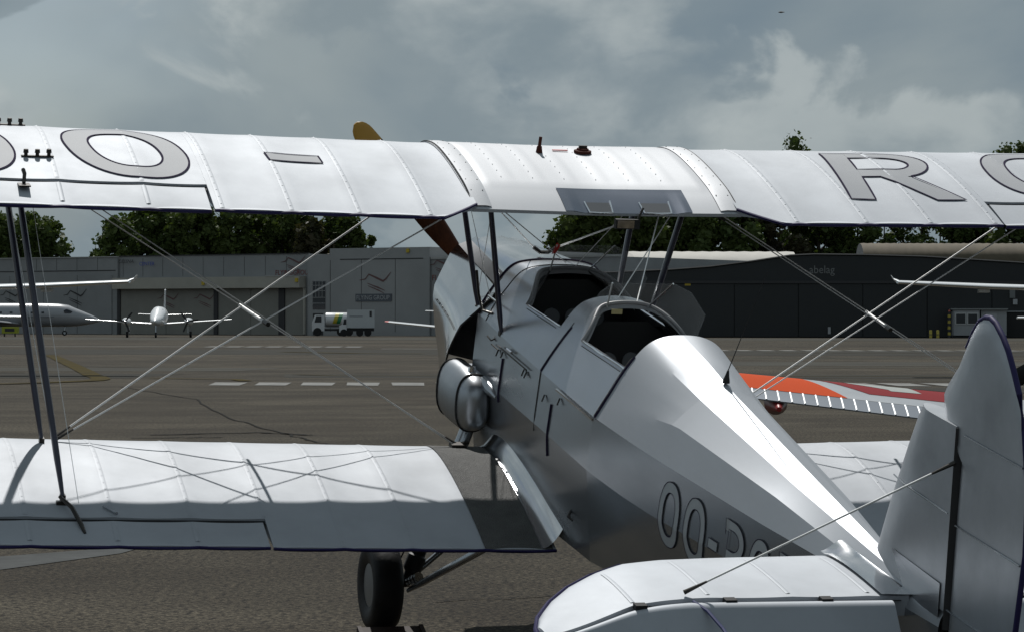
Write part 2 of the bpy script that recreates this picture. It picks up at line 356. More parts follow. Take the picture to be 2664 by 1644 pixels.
for k, s_in, sA, th, tip, tf, nm in (('U', SJ, SA_U, TH_U, 3.9, tendU, 'upper_wing'), ('L', 0.36, SA_L, TH_L, 3.75, lambda s: 1.0, 'lower_wing')):
    for sg in (-1, 1):
        q = MB()
        ss = stations(k, s_in, sA, (SC,) if k == 'U' else ())
        q.loft([ring(k, sg * s, tf(s)) for s in ss])
        ss2 = stations(k, sA + 0.0005, tip - .35); rr = [ring(k, sg * s, th) for s in ss2]
        # rounded tip
        for i in range(1, 9):
            f = i / 8; s = tip - .35 + .35 * sin(f * pi / 2); sc = max(0.06, cos(f * pi / 2))
            b = ring(k, sg * s, th); mid = wpt(k, sg * s, 0.42, True, -0.04)
            rr.append([mid + (p - mid) * (0.25 + 0.75 * sc) for p in b])
        q.loft(rr)
        wing = q.build(nm, SILVER, bip, 35, label=('left ' if sg < 0 else 'right ') + nm.replace('_', ' ') + ' panel in silver fabric')
        te_trim(k, [sg * s for s in stations(k, s_in, sA, (SC,))], tf, 'trailing_edge', wing)
        # ribs seen through the fabric
        for r in RIBS[k]:
            if r <= s_in + .001 or r > tip - .3: continue
            if k == 'L' and r < .7: continue
            tape_piece(k, sg * r, 0.02, (tf(r) if r < sA else th) - 0.012, 'rib_tape', wing)
        # aileron, a separate flap with a gap ahead of it
        q = MB(); sA2 = sA + 0.014
        ssa = stations(k, sA2, tip - .45)
        hp = wpt(k, sg * sA, th, True, -.02); dr = radians(1.2 if k == 'U' else -1.0)
        md = lambda p: rot_about(p, Vector((p.x, hp.y - WP[k][5] * (abs(p.x) - sA), hp.z + WP[k][4] * (abs(p.x) - sA))), dr)
        q.loft([ring(k, sg * s, 1.0, th + 0.026, md) for s in ssa])
        ail = q.build('aileron', SILVER, wing, 35)
        q = MB(); q.tube([md(wpt(k, sg * s, 1.0, True, -0.004)) for s in ssa], 0.0075, 6); q.build('aileron_edge', NAVY, wing, 60)
        q = MB(); q.add([wpt(k, sg * s, th - .004 + a * .034, True, -0.011) for s in (sA, tip - .45) for a in (0, 1)], [(0, 1, 3, 2)])
        q.build('hinge_gap', DARK, wing)
        for r in RIBS[k]:
            if sA2 + .1 < r < tip - .5:
                q = MB(); n = 8
                rows = [[md(wpt(k, sg * r + w_, th + .032 + (0.97 - th - .032) * i / n, True, o_)) for i in range(n + 1)] for w_, o_ in ((-.011, .001), (0, .0045), (.011, .001))]
                q.grid(rows); q.build('aileron_rib', SILVER, wing, 60)
        if k == 'U': UW = (wing if sg < 0 else None, UW[1] if sg < 0 and 'UW' in globals() and UW else None) if sg < 0 else (UW[0], wing)
        else: LW = (wing, None) if sg < 0 else (LW[0], wing)
UWL, UWR = UW; LWL, LWR = LW

# centre section with the fuel tank: beaded sheet metal, drooped lip at the cut-out
CS = 0.64
def cspt(s, t, top=True, off=0.0):
    bead = 0.0
    if top:
        for b0 in (-.40, -.245, -.09, .065, .22, .375): bead = max(bead, 0.0007 * max(0, 1 - ((s - b0) / 0.035) ** 2))
        bead *= min(1, max(0, (0.70 - t) / 0.05)) * min(1, max(0, (t - .06) / .06))
    lip = 0.0
    if t > 0.715: lip = (-0.022 - .008 * min(1, max(0, min(s + .15, .38 - s) / .05))) * ((t - 0.715) / (TCUT + .012 - 0.715)) ** 1.5 if top else 0
    tank = 0.004 * min(1, max(0, (0.56 - abs(s)) / 0.05)) if top else 0.0
    tank *= min(1, max(0, (0.74 - t) / 0.02)) * min(1, t / .05)
    return wpt('U', s, t, top, off + bead + lip + tank + (0.004 if top else 0.002), dsag=False)
ss = [-CS + 2 * CS * i / 96 for i in range(97)]
ts = [0.90 * (1 - cos(pi * i / (2 * 44))) for i in range(45)]
ts = [t * (TCUT + .012) / 0.90 for t in ts]
rings = []
for s in ss:
    up = [cspt(s, t) for t in reversed(ts)]; lo = [cspt(s, t, False) for t in ts[1:]]
    rings.append(up + lo)
q = MB(); q.loft(rings); centre = q.build('centre_section', SILVER_C, bip, 40, label='beaded metal centre section with fuel tank')
for sg in (-1, 1):
    q = MB(); rows = [[cspt(sg * (.545 + w_), t, True, 0.004 + o_) for t in [0.01 + (TCUT - .01) * i / 30 for i in range(31)]] for w_, o_ in ((0, 0), (.03, .004), (.085, .003))]
    q.grid(rows); q.build('joint_strip', SILVER_C, centre, 50)
    q = MB(); q.tube([cspt(sg * (.635), t, True, 0.005) for t in [0.01 + (TCUT - .02) * i / 30 for i in range(31)]], 0.0020, 5); q.build('joint_seam', STEEL, centre)
    q = MB()
    for i in range(9):
        for dd in (.56, .615):
            p = cspt(sg * dd, .06 + i * .09, True, .0075); q.box(p, (.0045, .0045, .003))
    q.build('screw_row', STEEL, centre); centre.children[-1]['kind'] = 'stuff'
q = MB()
for s0 in (-.40, -.245, -.09, .065, .22, .375):
    for i in range(9): q.box(cspt(s0 - .03, .12 + i * .066, True, .0025), (.004, .004, .002))
rv = q.build('rivets', SILVER_C, centre); rv['kind'] = 'stuff'
# dark strip on the turned-down rear lip, its darker reflection put into the colour
def lipz(s, f): return cspt(s, .735 + (TCUT + .010 - .735) * f, True, .003)
q = MB(); q.grid([[lipz(-.19 + .60 * i / 60, j / 10) for j in range(11)] for i in range(61)]); q.build('lip_reflection_strip', mat('lip_dark_reflection', (.24, .26, .31), .22, 1.0, var=.12, vscale=6), centre, 60)
# hand-hold notches with bright rims, mirror below
for s0, s1 in ((-.075, .035), (.185, .31)):
    dn = Vector((0, -.003, .003)); q = MB(); q.add([lipz(s0, .62) + dn, lipz(s1, .62) + dn, lipz(s1, 1) + dn, lipz(s0, 1) + dn], [(0, 1, 2, 3)]); q.build('hand_hold', mat('recess_grey', (.17, .17, .175), .25, 1.0), centre)
    q = MB(); q.tube([lipz(s0 - .006, .6) + dn, lipz(s0, 1) + dn, lipz((s0 + s1) / 2, 1.02) + dn, lipz(s1, 1) + dn, lipz(s1 + .008, .55) + dn], .0048, 6); q.build('hand_hold_rim', CHROME, centre, 60)
mp_ = wpt('U', .10, .93, False, .02)
q = MB(); q.box(mp_ + Vector((0, .02, -.012)), (.115, .03, .045)); mir = q.build('mirror', BLACK, bip)
q = MB(); q.add([mp_ + Vector((a, .0045, b)) for a, b in ((-.05, -.03), (.03, -.03), (.03, .006), (-.05, .006))], [(0, 1, 2, 3)]); q.build('mirror_glass', mat('mirror_glass', (.5, .5, .5), .04, 1.0), mir)
q = MB(); q.tube([mp_ + Vector((.05, .02, .01)), mp_ + Vector((.075, .03, .06))], .006, 6); q.build('mirror_arm', STEEL, mir)
# filler cap, fuel gauge post
p = cspt(.085, .32, True, .0)
q = MB(); q.tube([p, p + Vector((0, 0, .012)), p + Vector((0, 0, .014)), p + Vector((0, 0, .022))], [.042, .042, .03, .028], 16); cap = q.build('filler_cap', RUST, centre, 40)
q = MB(); q.box(p + Vector((0, 0, .027)), (.04, .012, .018)); q.build('cap_handle', STEEL, cap)
p = cspt(-.135, .33, True, .0)
q = MB(); q.tube([p, p + Vector((0, 0, .03)), p + Vector((0, 0, .032)), p + Vector((0.003, 0, .075))], [.017, .012, .0085, .008], 8); q.build('fuel_gauge', RUST, centre, 40)
q = MB(); q.box(cspt(-.02, .30, True, .006), (.075, .012, .004)); q.build('red_stencil', REDS, centre)

# registration letters painted on the upper wing (span, chord fraction)
def ring_letter(k, cs_, ct, a, b, wa, wb, parent, n=56, e=2.3):
    shr = .19 if cs_ < 0 else -.15
    def sup(th_, ra, rb): c_, s_ = cos(th_), sin(th_); return (ra * math.copysign(abs(c_) ** (2 / e), c_), rb * math.copysign(abs(s_) ** (2 / e), s_))
    rows = []
    for i in range(n + 1):
        th_ = 2 * pi * i / n; o = sup(th_, a, b); ii = sup(th_, a - wa, b - wb)
        rows.append([wpt(k, cs_ + o[0] + (ii[0] - o[0]) * j / 5 + shr * (o[1] + (ii[1] - o[1]) * j / 5), ct + o[1] + (ii[1] - o[1]) * j / 5, True, .003) for j in range(6)])
    q = MB(); q.grid(rows); L = q.build('letter', REGG, parent, 60)
    for ra, rb in ((a, b), (a - wa, b - wb)):
        rows = []
        for i in range(n + 1):
            th_ = 2 * pi * i / n; o = sup(th_, ra - .0045, rb - .0038); ii = sup(th_, ra + .0045, rb + .0038)
            rows.append([wpt(k, cs_ + o[0] + shr * o[1], ct + o[1], True, .0045), wpt(k, cs_ + ii[0] + shr * ii[1], ct + ii[1], True, .0045)])
        q = MB(); q.grid(rows); q.build('letter_outline', INK, parent)
def quad_patch(k, c4, parent, off, nm='letter', mt=REGG, nu=8, nv=10):
    rows = []
    for i in range(nu + 1):
        u = i / nu; rows.append([])
        for j in range(nv + 1):
            v = j / nv
            s = (1 - v) * ((1 - u) * c4[0][0] + u * c4[1][0]) + v * ((1 - u) * c4[3][0] + u * c4[2][0])
            t = (1 - v) * ((1 - u) * c4[0][1] + u * c4[1][1]) + v * ((1 - u) * c4[3][1] + u * c4[2][1])
            rows[-1].append(wpt(k, s, t, True, off))
    q = MB(); q.grid(rows); return q.build(nm, mt, parent, 60)
def outline(k, pts, parent, closed=True, wd=.0045, off=.005):
    P = []; m_ = len(pts)
    for i in range(m_ if closed else m_ - 1):
        a, b = pts[i], pts[(i + 1) % m_]
        n = max(1, int(max(abs(a[0] - b[0]) / .05, abs(a[1] - b[1]) / .05)))
        P += [(a[0] + (b[0] - a[0]) * j / n, a[1] + (b[1] - a[1]) * j / n) for j in range(n)]
    P.append(pts[0] if closed else pts[-1])
    L = []; R = []
    for i, p in enumerate(P):
        a = P[i - 1] if i else (P[-2] if closed else P[0]); c = P[i + 1] if i < len(P) - 1 else (P[1] if closed else P[-1])
        tx, ty = c[0] - a[0], (c[1] - a[1]) * 1.19; l = math.hypot(tx, ty) or 1; nx, ny = -ty / l * wd, tx / l * wd / 1.19
        L.append(wpt(k, p[0] + nx, p[1] + ny, True, off)); R.append(wpt(k, p[0] - nx, p[1] - ny, True, off))
    q = MB(); q.grid([L, R]); return q.build('letter_outline', INK, parent)
ring_letter('U', -2.153, .478, .262, .285, .112, .098, UWL)
ring_letter('U', -2.925, .478, .262, .285, .112, .098, UWL)
d4 = [(-1.512, .462), (-1.262, .478), (-1.258, .556), (-1.505, .548)]
quad_patch('U', d4, UWL, .003); outline('U', d4, UWL)
# R
RS = lambda p: (p[0] + .032 - .15 * (p[1] - .5), p[1])
quad_patch('U', [RS(p) for p in [(1.215, .235), (1.335, .235), (1.335, .792), (1.215, .792)]], UWR, .003)
def Rarc(r_out):
    cx_, cy_ = 1.505, .398; return [(cx_ + (r_out[0]) * cos(a_), cy_ - r_out[1] * sin(a_)) for a_ in [pi / 2 - pi * i / 16 for i in range(17)]]
oo, ii = Rarc((.200, .163)), Rarc((.105, .078))
q = MB(); top_o = [(1.335, .235)] + oo + [(1.335, .561)]; top_i = [(1.335, .320)] + ii + [(1.335, .476)]
q.grid([[wpt('U', *RS((a[0] + (b[0] - a[0]) * j / 4, a[1] + (b[1] - a[1]) * j / 4)), True, .0034) for j in range(5)] for a, b in zip(top_o, top_i)]); q.build('letter', REGG, UWR, 60)
quad_patch('U', [RS(p) for p in [(1.42, .555), (1.56, .553), (1.775, .792), (1.635, .792)]], UWR, .0038)
outline('U', [RS(p) for p in [(1.215, .235)] + oo[1:-2] + [(1.585, .553), (1.775, .792), (1.635, .792), (1.425, .561), (1.335, .561), (1.335, .792), (1.215, .792)]], UWR)
outline('U', [RS(p) for p in [(1.335, .320)] + ii + [(1.335, .476)]], UWR)
ring_letter('U', 2.275, .478, .262, .285, .112, .098, UWR)
# little posts on the upper wing (lift points) and the aileron horn
for s0, t0 in ((-2.56, .60), (-2.62, .12)):
    q = MB(); a = wpt('U', s0 - .06, t0, True, .004); q.box(wpt('U', s0, t0, True, .004), (.14, .02, .006))
    for d_ in (-.05, 0, .05):
        p = wpt('U', s0 + d_, t0, True, .004); q.tube([p, p + Vector((0, 0, .012)), p + Vector((0, 0, .014)), p + Vector((0, 0, .03))], [.008, .008, .012, .01], 8)
    q.build('wing_fitting', STEEL, UWL, 40)
q = MB(); q.box(wpt('U', -2.652, .875, True, .012), (.05, .07, .006)); p = wpt('U', -2.652, .865, True, .015)
q.tube([p, p + Vector((.004, .02, .035)), p + Vector((0, .045, .05))], .009, 6); q.build('aileron_horn', STEEL, UWL, 40)
q = MB(); p = wpt('L', -2.47, .76, True, .0); q.tube([wpt('L', -2.50, .72, True, .03), wpt('L', -2.46, .80, True, .035), wpt('L', -2.43, .88, True, .012), wpt('L', -2.42, .92, True, .004)], [.008, .010, .010, .006], 7)
q.box(wpt('L', -2.49, .725, True, .006), (.05, .022, .016)); q.build('aileron_linkage', STEEL, LWL, 40)
for u_ in ((-2.32, .755, -2.27, .80), (-2.27, .80, -2.27, .805)):
    q = MB(); q.tube([wpt('L', u_[0], u_[1], True, .01), wpt('L', u_[2], u_[3], True, .008)], .006, 6); q.build('aileron_bracket', ALU_D, LWL, 40)

# lower wing walkway, root fillet
for sg, W_ in ((-1, LWL), (1, LWR)):
    rows = [[wpt('L', sg * s, .06 + .94 * j / 24, True, .004) for j in range(25)] for s in [.375 + (.688 - .375) * i / 8 for i in range(9)]]
    q = MB(); q.grid(rows); q.build('walkway', WALK, W_, 60, label='dark grip walkway at the wing root')
    rows = []
    for j in range(29):
        t = .01 + .985 * j / 28; r_ = []
        for i in range(7):
            f = i / 6; s = .425 - .088 * f; p = wpt('L', sg * s, t, True, .005); p.z += 0.085 * f ** 2.0; r_.append(p)
        rows.append(r_)
    q = MB(); q.grid(rows); q.build('root_fillet', ALU, W_, 60, label='bright metal root fillet')

# ---------------------------------------------------------------- fuselage
KEY = [  # y, crest..longeron (6 pts), mid, lower longeron, bottom
 (.165, [(0, 1.565), (.13, 1.558), (.21, 1.530), (.28, 1.445), (.328, 1.37), (.358, 1.300)], (.372, 1.02), (.335, .64), .60),
 (-.33, [(0, 1.585), (.115, 1.572), (.19, 1.535), (.262, 1.445), (.32, 1.36), (.360, 1.285)], (.376, 1.035), (.335, .63), .59),
 (-1.14, [(0, 1.610), (.10, 1.598), (.17, 1.560), (.245, 1.466), (.312, 1.365), (.362, 1.282)], (.378, 1.05), (.335, .62), .58),
 (-1.75, [(0, 1.640), (.09, 1.630), (.165, 1.590), (.245, 1.490), (.312, 1.372), (.362, 1.283)], (.372, 1.05), (.325, .65), .615),
 (-2.10, [(0, 1.600), (.075, 1.582), (.140, 1.545), (.205, 1.475), (.268, 1.385), (.325, 1.276)], (.338, 1.045), (.295, .69), .665),
 (-2.38, [(0, 1.556), (.058, 1.531), (.115, 1.506), (.170, 1.458), (.223, 1.411), (.291, 1.272)], (.303, 1.045), (.265, .735), .715),
 (-3.30, [(0, 1.462), (.036, 1.445), (.073, 1.427), (.107, 1.403), (.142, 1.382), (.190, 1.280)], (.200, 1.085), (.165, .88), .87),
 (-3.95, [(0, 1.396), (.020, 1.390), (.040, 1.382), (.060, 1.360), (.080, 1.338), (.108, 1.290)], (.112, 1.13), (.09, .985), .98),
 (-4.57, [(0, 1.355), (.008, 1.353), (.016, 1.350), (.024, 1.338), (.03, 1.325), (.034, 1.300)], (.035, 1.19), (.03, 1.08), 1.075)]
def lerpk(y):
    if y >= KEY[0][0]: return KEY[0][1:]
    for A, B in zip(KEY[:-1], KEY[1:]):
        if B[0] <= y <= A[0]:
            f = (A[0] - y) / (A[0] - B[0]); L = lambda a, b: a + (b - a) * f
            return ([(L(a[0], b[0]), L(a[1], b[1])) for a, b in zip(A[1], B[1])], (L(A[2][0], B[2][0]), L(A[2][1], B[2][1])), (L(A[3][0], B[3][0]), L(A[3][1], B[3][1])), L(A[4], B[4]))
    return KEY[-1][1:]
def arch(y, w_):          # w 0 crest .. 5 longeron; smooth ahead of the seam, faceted by stringers behind
    P_ = lerpk(y)[0]; i = min(4, int(w_)); f = w_ - i
    lin = (P_[i][0] + (P_[i + 1][0] - P_[i][0]) * f, P_[i][1] + (P_[i + 1][1] - P_[i][1]) * f)
    g = lambda k_: P_[k_] if k_ >= 0 else (-P_[-k_][0], P_[-k_][1]) 
    p0, p1, p2 = g(i - 1), P_[i], P_[i + 1]; p3 = P_[i + 2] if i < 4 else (2 * P_[5][0] - P_[4][0], 2 * P_[5][1] - P_[4][1])
    cr = tuple(0.5 * (2 * p1[c] + (p2[c] - p0[c]) * f + (2 * p0[c] - 5 * p1[c] + 4 * p2[c] - p3[c]) * f * f + (3 * p1[c] - p0[c] - 3 * p2[c] + p3[c]) * f ** 3) for c in (0, 1))
    b_ = max(0, min(1, (y + 2.34) / .45))
    return (lin[0] + (cr[0] - lin[0]) * b_, lin[1] + (cr[1] - lin[1]) * b_)
NW = 20
def deck(y_a, y_b, w0, w1, ny, sg, q, nw=NW):
    rows = []
    for j in range(ny + 1):
        r_ = []
        for i in range(nw + 1):
            w_ = w0 + (w1 - w0) * i / nw; ya = y_a(w_) if callable(y_a) else y_a; yb = y_b(w_) if callable(y_b) else y_b
            y = ya + (yb - ya) * j / ny; x, z = arch(y, w_); r_.append((sg * x, y, z))
        rows.append(r_)
    q.grid(rows)
RAILW = 3.0
def sm(x): x = max(0, min(1, x)); return x * x * (3 - 2 * x)
yf1 = lambda w_: -.325 + .235 * (1 - sm((w_ - .9) / 2.1)); yb1 = lambda w_: -.822 + .03 * (1 - w_ / 3)
yf2 = lambda w_: -1.148 + .165 * (1 - sm((w_ - .9) / 2.1)); yb2 = lambda w_: -1.752
q = MB()
for sg in (-1, 1):
    deck(.165, yf1, 0, RAILW, 12, sg, q); deck(yb1, yf2, 0, RAILW, 12, sg, q)
    deck(.165, -1.752, RAILW, 5.0, 40, sg, q, 10)
deckF = q.build('front_decking', ALU_D, bip, 50, label='rounded metal decking around the two cockpits')
q = MB()
for sg in (-1, 1): deck(-1.752, -2.34, 0, 5.0, 16, sg, q, 25)
for sg in (-1, 1): deck(-2.34, -4.57, 0, 5.0, 30, sg, q, 5)
turt = q.build('turtle_deck', TURT, bip, 9, label='rear decking with straight stringer facets')
q = MB(); ys = [.165 - (4.735) * i / 60 for i in range(61)]
for sg in (-1, 1):
    rows = []
    for y in ys:
        A_, md_, lo_, zb = lerpk(y); lg = A_[5]
        sec = [lg] + [(lg[0] + (md_[0] - lg[0]) * i / 4, lg[1] + (md_[1] - lg[1]) * i / 4) for i in range(1, 4)] + [md_]
        sec += [(md_[0] + (lo_[0] - md_[0]) * i / 4, md_[1] + (lo_[1] - md_[1]) * i / 4) for i in range(1, 4)] + [lo_, (lo_[0] * .5, (lo_[1] * .35 + zb * .65)), (0, zb)]
        rows.append([(sg * x, y, z) for x, z in sec])
    q.grid(rows)
fus = q.build('fuselage_side', SILVER_S, bip, 2.0, label='flat silver fuselage sides')
def side_pt(y, z, off=.003):
    A_, md_, lo_, zb = lerpk(y); lg = A_[5]
    x = md_[0] + (lg[0] - md_[0]) * (z - md_[1]) / (lg[1] - md_[1]) if z > md_[1] else md_[0] + (lo_[0] - md_[0]) * (md_[1] - z) / (md_[1] - lo_[1])
    return Vector((-x - off, y, z))
# seams and piping on the decking
q = MB(); q.tube([(-arch(-1.755, 5 * i / 40)[0] * 1.004, -1.755, arch(-1.755, 5 * i / 40)[1] + .001) for i in range(20, 41)], .005, 6); q.build('deck_seam', INK, deckF)
q = MB(); q.tube([(sg_ * arch(.165, w_)[0] * 1.004, .165, arch(.165, w_)[1] + .002) for sg_, w_ in [(-1, 5 - 5 * i / 30) for i in range(31)] + [(1, 5 * i / 30) for i in range(1, 31)]], .006, 6); q.build('deck_seam', INK, deckF)
q = MB(); q.tube([(sg_ * arch(.02, w_)[0] * 1.002, .02, arch(.02, w_)[1] + .001) for sg_, w_ in [(-1, 5 - 5 * i / 30) for i in range(31)] + [(1, 5 * i / 30) for i in range(1, 31)]], .0022, 5); q.build('deck_seam', STEEL, deckF)
q = MB(); q.tube([(-arch(-.94, 5 * i / 40)[0] * 1.004, -.94, arch(-.94, 5 * i / 40)[1] + .001) for i in range(22, 41)], .0028, 5); q.build('deck_seam', INK, deckF)
q = MB(); q.tube([side_pt(-.94 - .0 * i, 1.282 - .27 * i / 4, .002) for i in range(5)], .002, 5); q.build('panel_seam', STEEL, fus)
for y0, z0, z1 in ((-.345, 1.20, .99), (-1.16, 1.19, .955)):
    q = MB(); q.tube([side_pt(y0 - .02 * (z - z0), z, .003) for z in [z0 + (z1 - z0) * i / 6 for i in range(7)]], .0048, 6); q.build('panel_hinge', INK, fus)
for ya, yb, zz, mt_ in ((-.30, -.76, 1.245, STEEL), (-1.235, -1.762, 1.275, CHROME), (-.165, -.29, 1.225, STEEL), (-.42, -.50, 1.262, CHROME)):
    q = MB(); q.tube([side_pt(ya, zz, .012), side_pt(yb, zz + .002, .012)], .0065 if mt_ is CHROME else .004, 6); q.build('side_strip', mt_, fus)
for y0, zz in ((-.34, 1.232), (-.70, 1.235), (-.74, 1.235), (-1.27, 1.245), (-.26, 1.222), (-1.05, 1.205)):
    q = MB(); q.tube([side_pt(y0, zz, .004), side_pt(y0 - .01, zz - .028, .016)], .004, 5); q.build('latch', STEEL, fus)
# rivet rows along the rear cockpit edge, the seams and the fairing strips
q = MB()
for ya, yb, w_ in ((-1.17, -1.73, 3.12), (-.35, -.80, 3.10)):
    n = int(abs(yb - ya) / .022)
    for i in range(n):
        y = ya + (yb - ya) * i / n; x, z = arch(y, w_); q.box((-x - .001, y, z), (.004, .005, .004))
for i in range(60):
    w_ = 2.6 + 2.4 * i / 60
    for yy in (-1.735, -.925, .15): x, z = arch(yy, w_); q.box((-x - .001, yy, z), (.0035, .0035, .0035))
rr_ = q.build('rivet_rows', STEEL, deckF); rr_['kind'] = 'stuff'
# OO-R.. on the side
def side_letter(kind, y0, y1, z0, z1):
    f = lambda a, b, o: side_pt(y0 + (y1 - y0) * a, z0 + (z1 - z0) * b, o)
    def strip(A, B, o, mt_, nm):
        q = MB(); q.grid([[f(a[0] + (b[0] - a[0]) * j / 3, a[1] + (b[1] - a[1]) * j / 3, o) for j in range(4)] for a, b in zip(A, B)]); q.build(nm, mt_, fus)
    def edge(P_, o=.0055):
        L = []; R = []; ar = abs((z1 - z0) / (y1 - y0))
        for i, p in enumerate(P_):
            a = P_[max(i - 1, 0)]; c = P_[min(i + 1, len(P_) - 1)]
            if i in (0, len(P_) - 1) and P_[0] == P_[-1]: a, c = P_[-2], P_[1]
            tx, ty = c[0] - a[0], (c[1] - a[1]) * ar; l = math.hypot(tx, ty) or 1; wd = .0017 / abs(y1 - y0)
            L.append(f(p[0] - ty / l * wd, p[1] + tx / l * wd / ar, o)); R.append(f(p[0] + ty / l * wd, p[1] - tx / l * wd / ar, o))
        q = MB(); q.grid([L, R]); q.build('letter_outline', INK, fus)
    if kind == 'O':
        E_ = lambda rx, ry: [(.5 + rx * math.copysign(abs(cos(2 * pi * i / 40)) ** .85, cos(2 * pi * i / 40)), .5 + ry * math.copysign(abs(sin(2 * pi * i / 40)) ** .85, sin(2 * pi * i / 40))) for i in range(41)]
        A, B = E_(.5, .5), E_(.29, .335); strip(A, B, .004, REGF, 'letter'); edge(A); edge(B)
    elif kind == '-':
        A = [(0, 0), (1, 0)]; B = [(0, 1), (1, 1)]; strip(A, B, .004, REGF, 'letter'); edge([(0, 0), (1, 0), (1, 1), (0, 1), (0, 0)])
    elif kind in 'RD':
        cy_ = .72 if kind == 'R' else .5; ry = .28 if kind == 'R' else .5
        arc = lambda rx, ry_: [(.42 + rx * cos(a_), cy_ + ry_ * sin(a_)) for a_ in [pi / 2 - pi * i / 16 for i in range(17)]]
        A = [(.2, cy_ + ry)] + arc(.56, ry) + [(.2, cy_ - ry)]; B = [(.2, cy_ + ry - .13)] + arc(.33, ry - .13) + [(.2, cy_ - ry + .13)]
        strip(A, B, .0045, REGF, 'letter'); strip([(0, 0), (0, 1)], [(.21, 0), (.21, 1)], .004, REGF, 'letter')
        if kind == 'R':
            strip([(.45, .46), (.76, 0)], [(.70, .46), (1.0, 0)], .005, REGF, 'letter')
            edge([(0, 1)] + arc(.56, ry)[:-3] + [(.70, .47), (1.0, 0), (.76, 0), (.43, .44), (.21, .44), (.21, 0), (0, 0), (0, 1)])
        else: edge([(0, 1)] + arc(.56, ry) + [(0, 0), (0, 1)])
        edge(B + [B[0]])
ZB, ZT = .962, 1.226
side_letter('O', -2.457, -2.640, ZB, ZT); side_letter('O', -2.688, -2.872, ZB, ZT); side_letter('-', -2.911, -2.988, 1.074, 1.112)
side_letter('R', -3.033, -3.205, ZB, ZT); side_letter('O', -3.250, -3.412, ZB, ZT); side_letter('D', -3.470, -3.62, ZB, ZT)

# cockpits: dark tubs, padded rims, panel, screens
for ya, yb, nm in ((-.06, -.86, 'front_cockpit'), (-.955, -1.80, 'rear_cockpit')):
    q = MB(); prof = lambda y: [(arch(y, 3.0)[0] - .004, arch(y, 3.0)[1] - .004), (.30, 1.30), (.33, 1.0), (.30, .70), (0, .68)]
    for sg in (-1, 1): q.grid([[(sg * x, y, z) for x, z in prof(y)] for y in (ya, (ya + yb) / 2, yb)])
    for y in (ya - .02, yb + .02): q.add([(-.30, y, .7), (.30, y, .7), (.31, y, 1.3), (.22, y, 1.47), (-.22, y, 1.47), (-.31, y, 1.3)], [(0, 1, 2, 3, 4, 5)])
    ck = q.build(nm, DARK, bip)
    f_, b_ = (yf1, yb1) if nm[0] == 'f' else (yf2, yb2)
    ws = [3.0 * i / 16 for i in range(17)]
    q = MB(); path = [(-arch(f_(w_), w_)[0], f_(w_), arch(f_(w_), w_)[1] + .004) for w_ in reversed(ws)] + [(arch(f_(w_), w_)[0], f_(w_), arch(f_(w_), w_)[1] + .004) for w_ in ws[1:]]
    q.tube(path, .010, 8); q.build('coaming', mat('grey_coaming', (.16, .16, .165), .5, .3), ck, 60)
    path2 = [(x * .985, y - .022, z - .022) for x, y, z in path]
    q = MB(); q.grid([[Vector(p) for p in path], [Vector(p) for p in path2]]); q.build('coaming_lip', mat('grey_coaming_lip', (.20, .20, .205), .5, .4), ck, 60)
    q = MB(); q.tube([(-arch(y, 3.0)[0], y, arch(y, 3.0)[1] + .006) for y in [f_(3) + (b_(3) - f_(3)) * i / 8 for i in range(9)]], .0075 if nm[0] == 'r' else .004, 6); q.build('cockpit_rail', CHROME, ck, 60)
    q = MB(); q.tube([(arch(y, 3.0)[0], y, arch(y, 3.0)[1] + .006) for y in [f_(3) + (b_(3) - f_(3)) * i / 8 for i in range(9)]], .0075, 6); q.build('cockpit_rail', CHROME, ck, 60)
    q = MB(); q.box((0, yb + .16, 1.05), (.44, .05, .6)); q.build('seat_back', mat('seat_leather', (.02, .014, .01), .6), ck)
    # instrument panel
    yp = ya - .035
    q = MB(); q.add([(-.30, yp, 1.08), (.30, yp, 1.08), (.28, yp, 1.36), (.20, yp, 1.46), (.1, yp, 1.525), (-.1, yp, 1.525), (-.20, yp, 1.46), (-.28, yp, 1.36)], [tuple(range(8))]); q.build('instrument_panel', mat('panel_black', (.014, .014, .014), .5), ck)
    for dx_, dz_, r_ in ((-.185, 1.345, .042), (-.075, 1.345, .042), (.035, 1.345, .042), (.145, 1.345, .042), (-.13, 1.24, .036), (-.02, 1.24, .036), (.10, 1.24, .036)):
        q = MB(); q.tube([(dx_, yp - .003, dz_), (dx_, yp - .012, dz_)], r_, 18); q.build('dial', DIAL, ck, 40)
    if nm[0] == 'r':
        q = MB(); q.box((-.055, f_(0) - .034, 1.575), (.05, .004, .022)); q.build('placard', IVORY, ck)
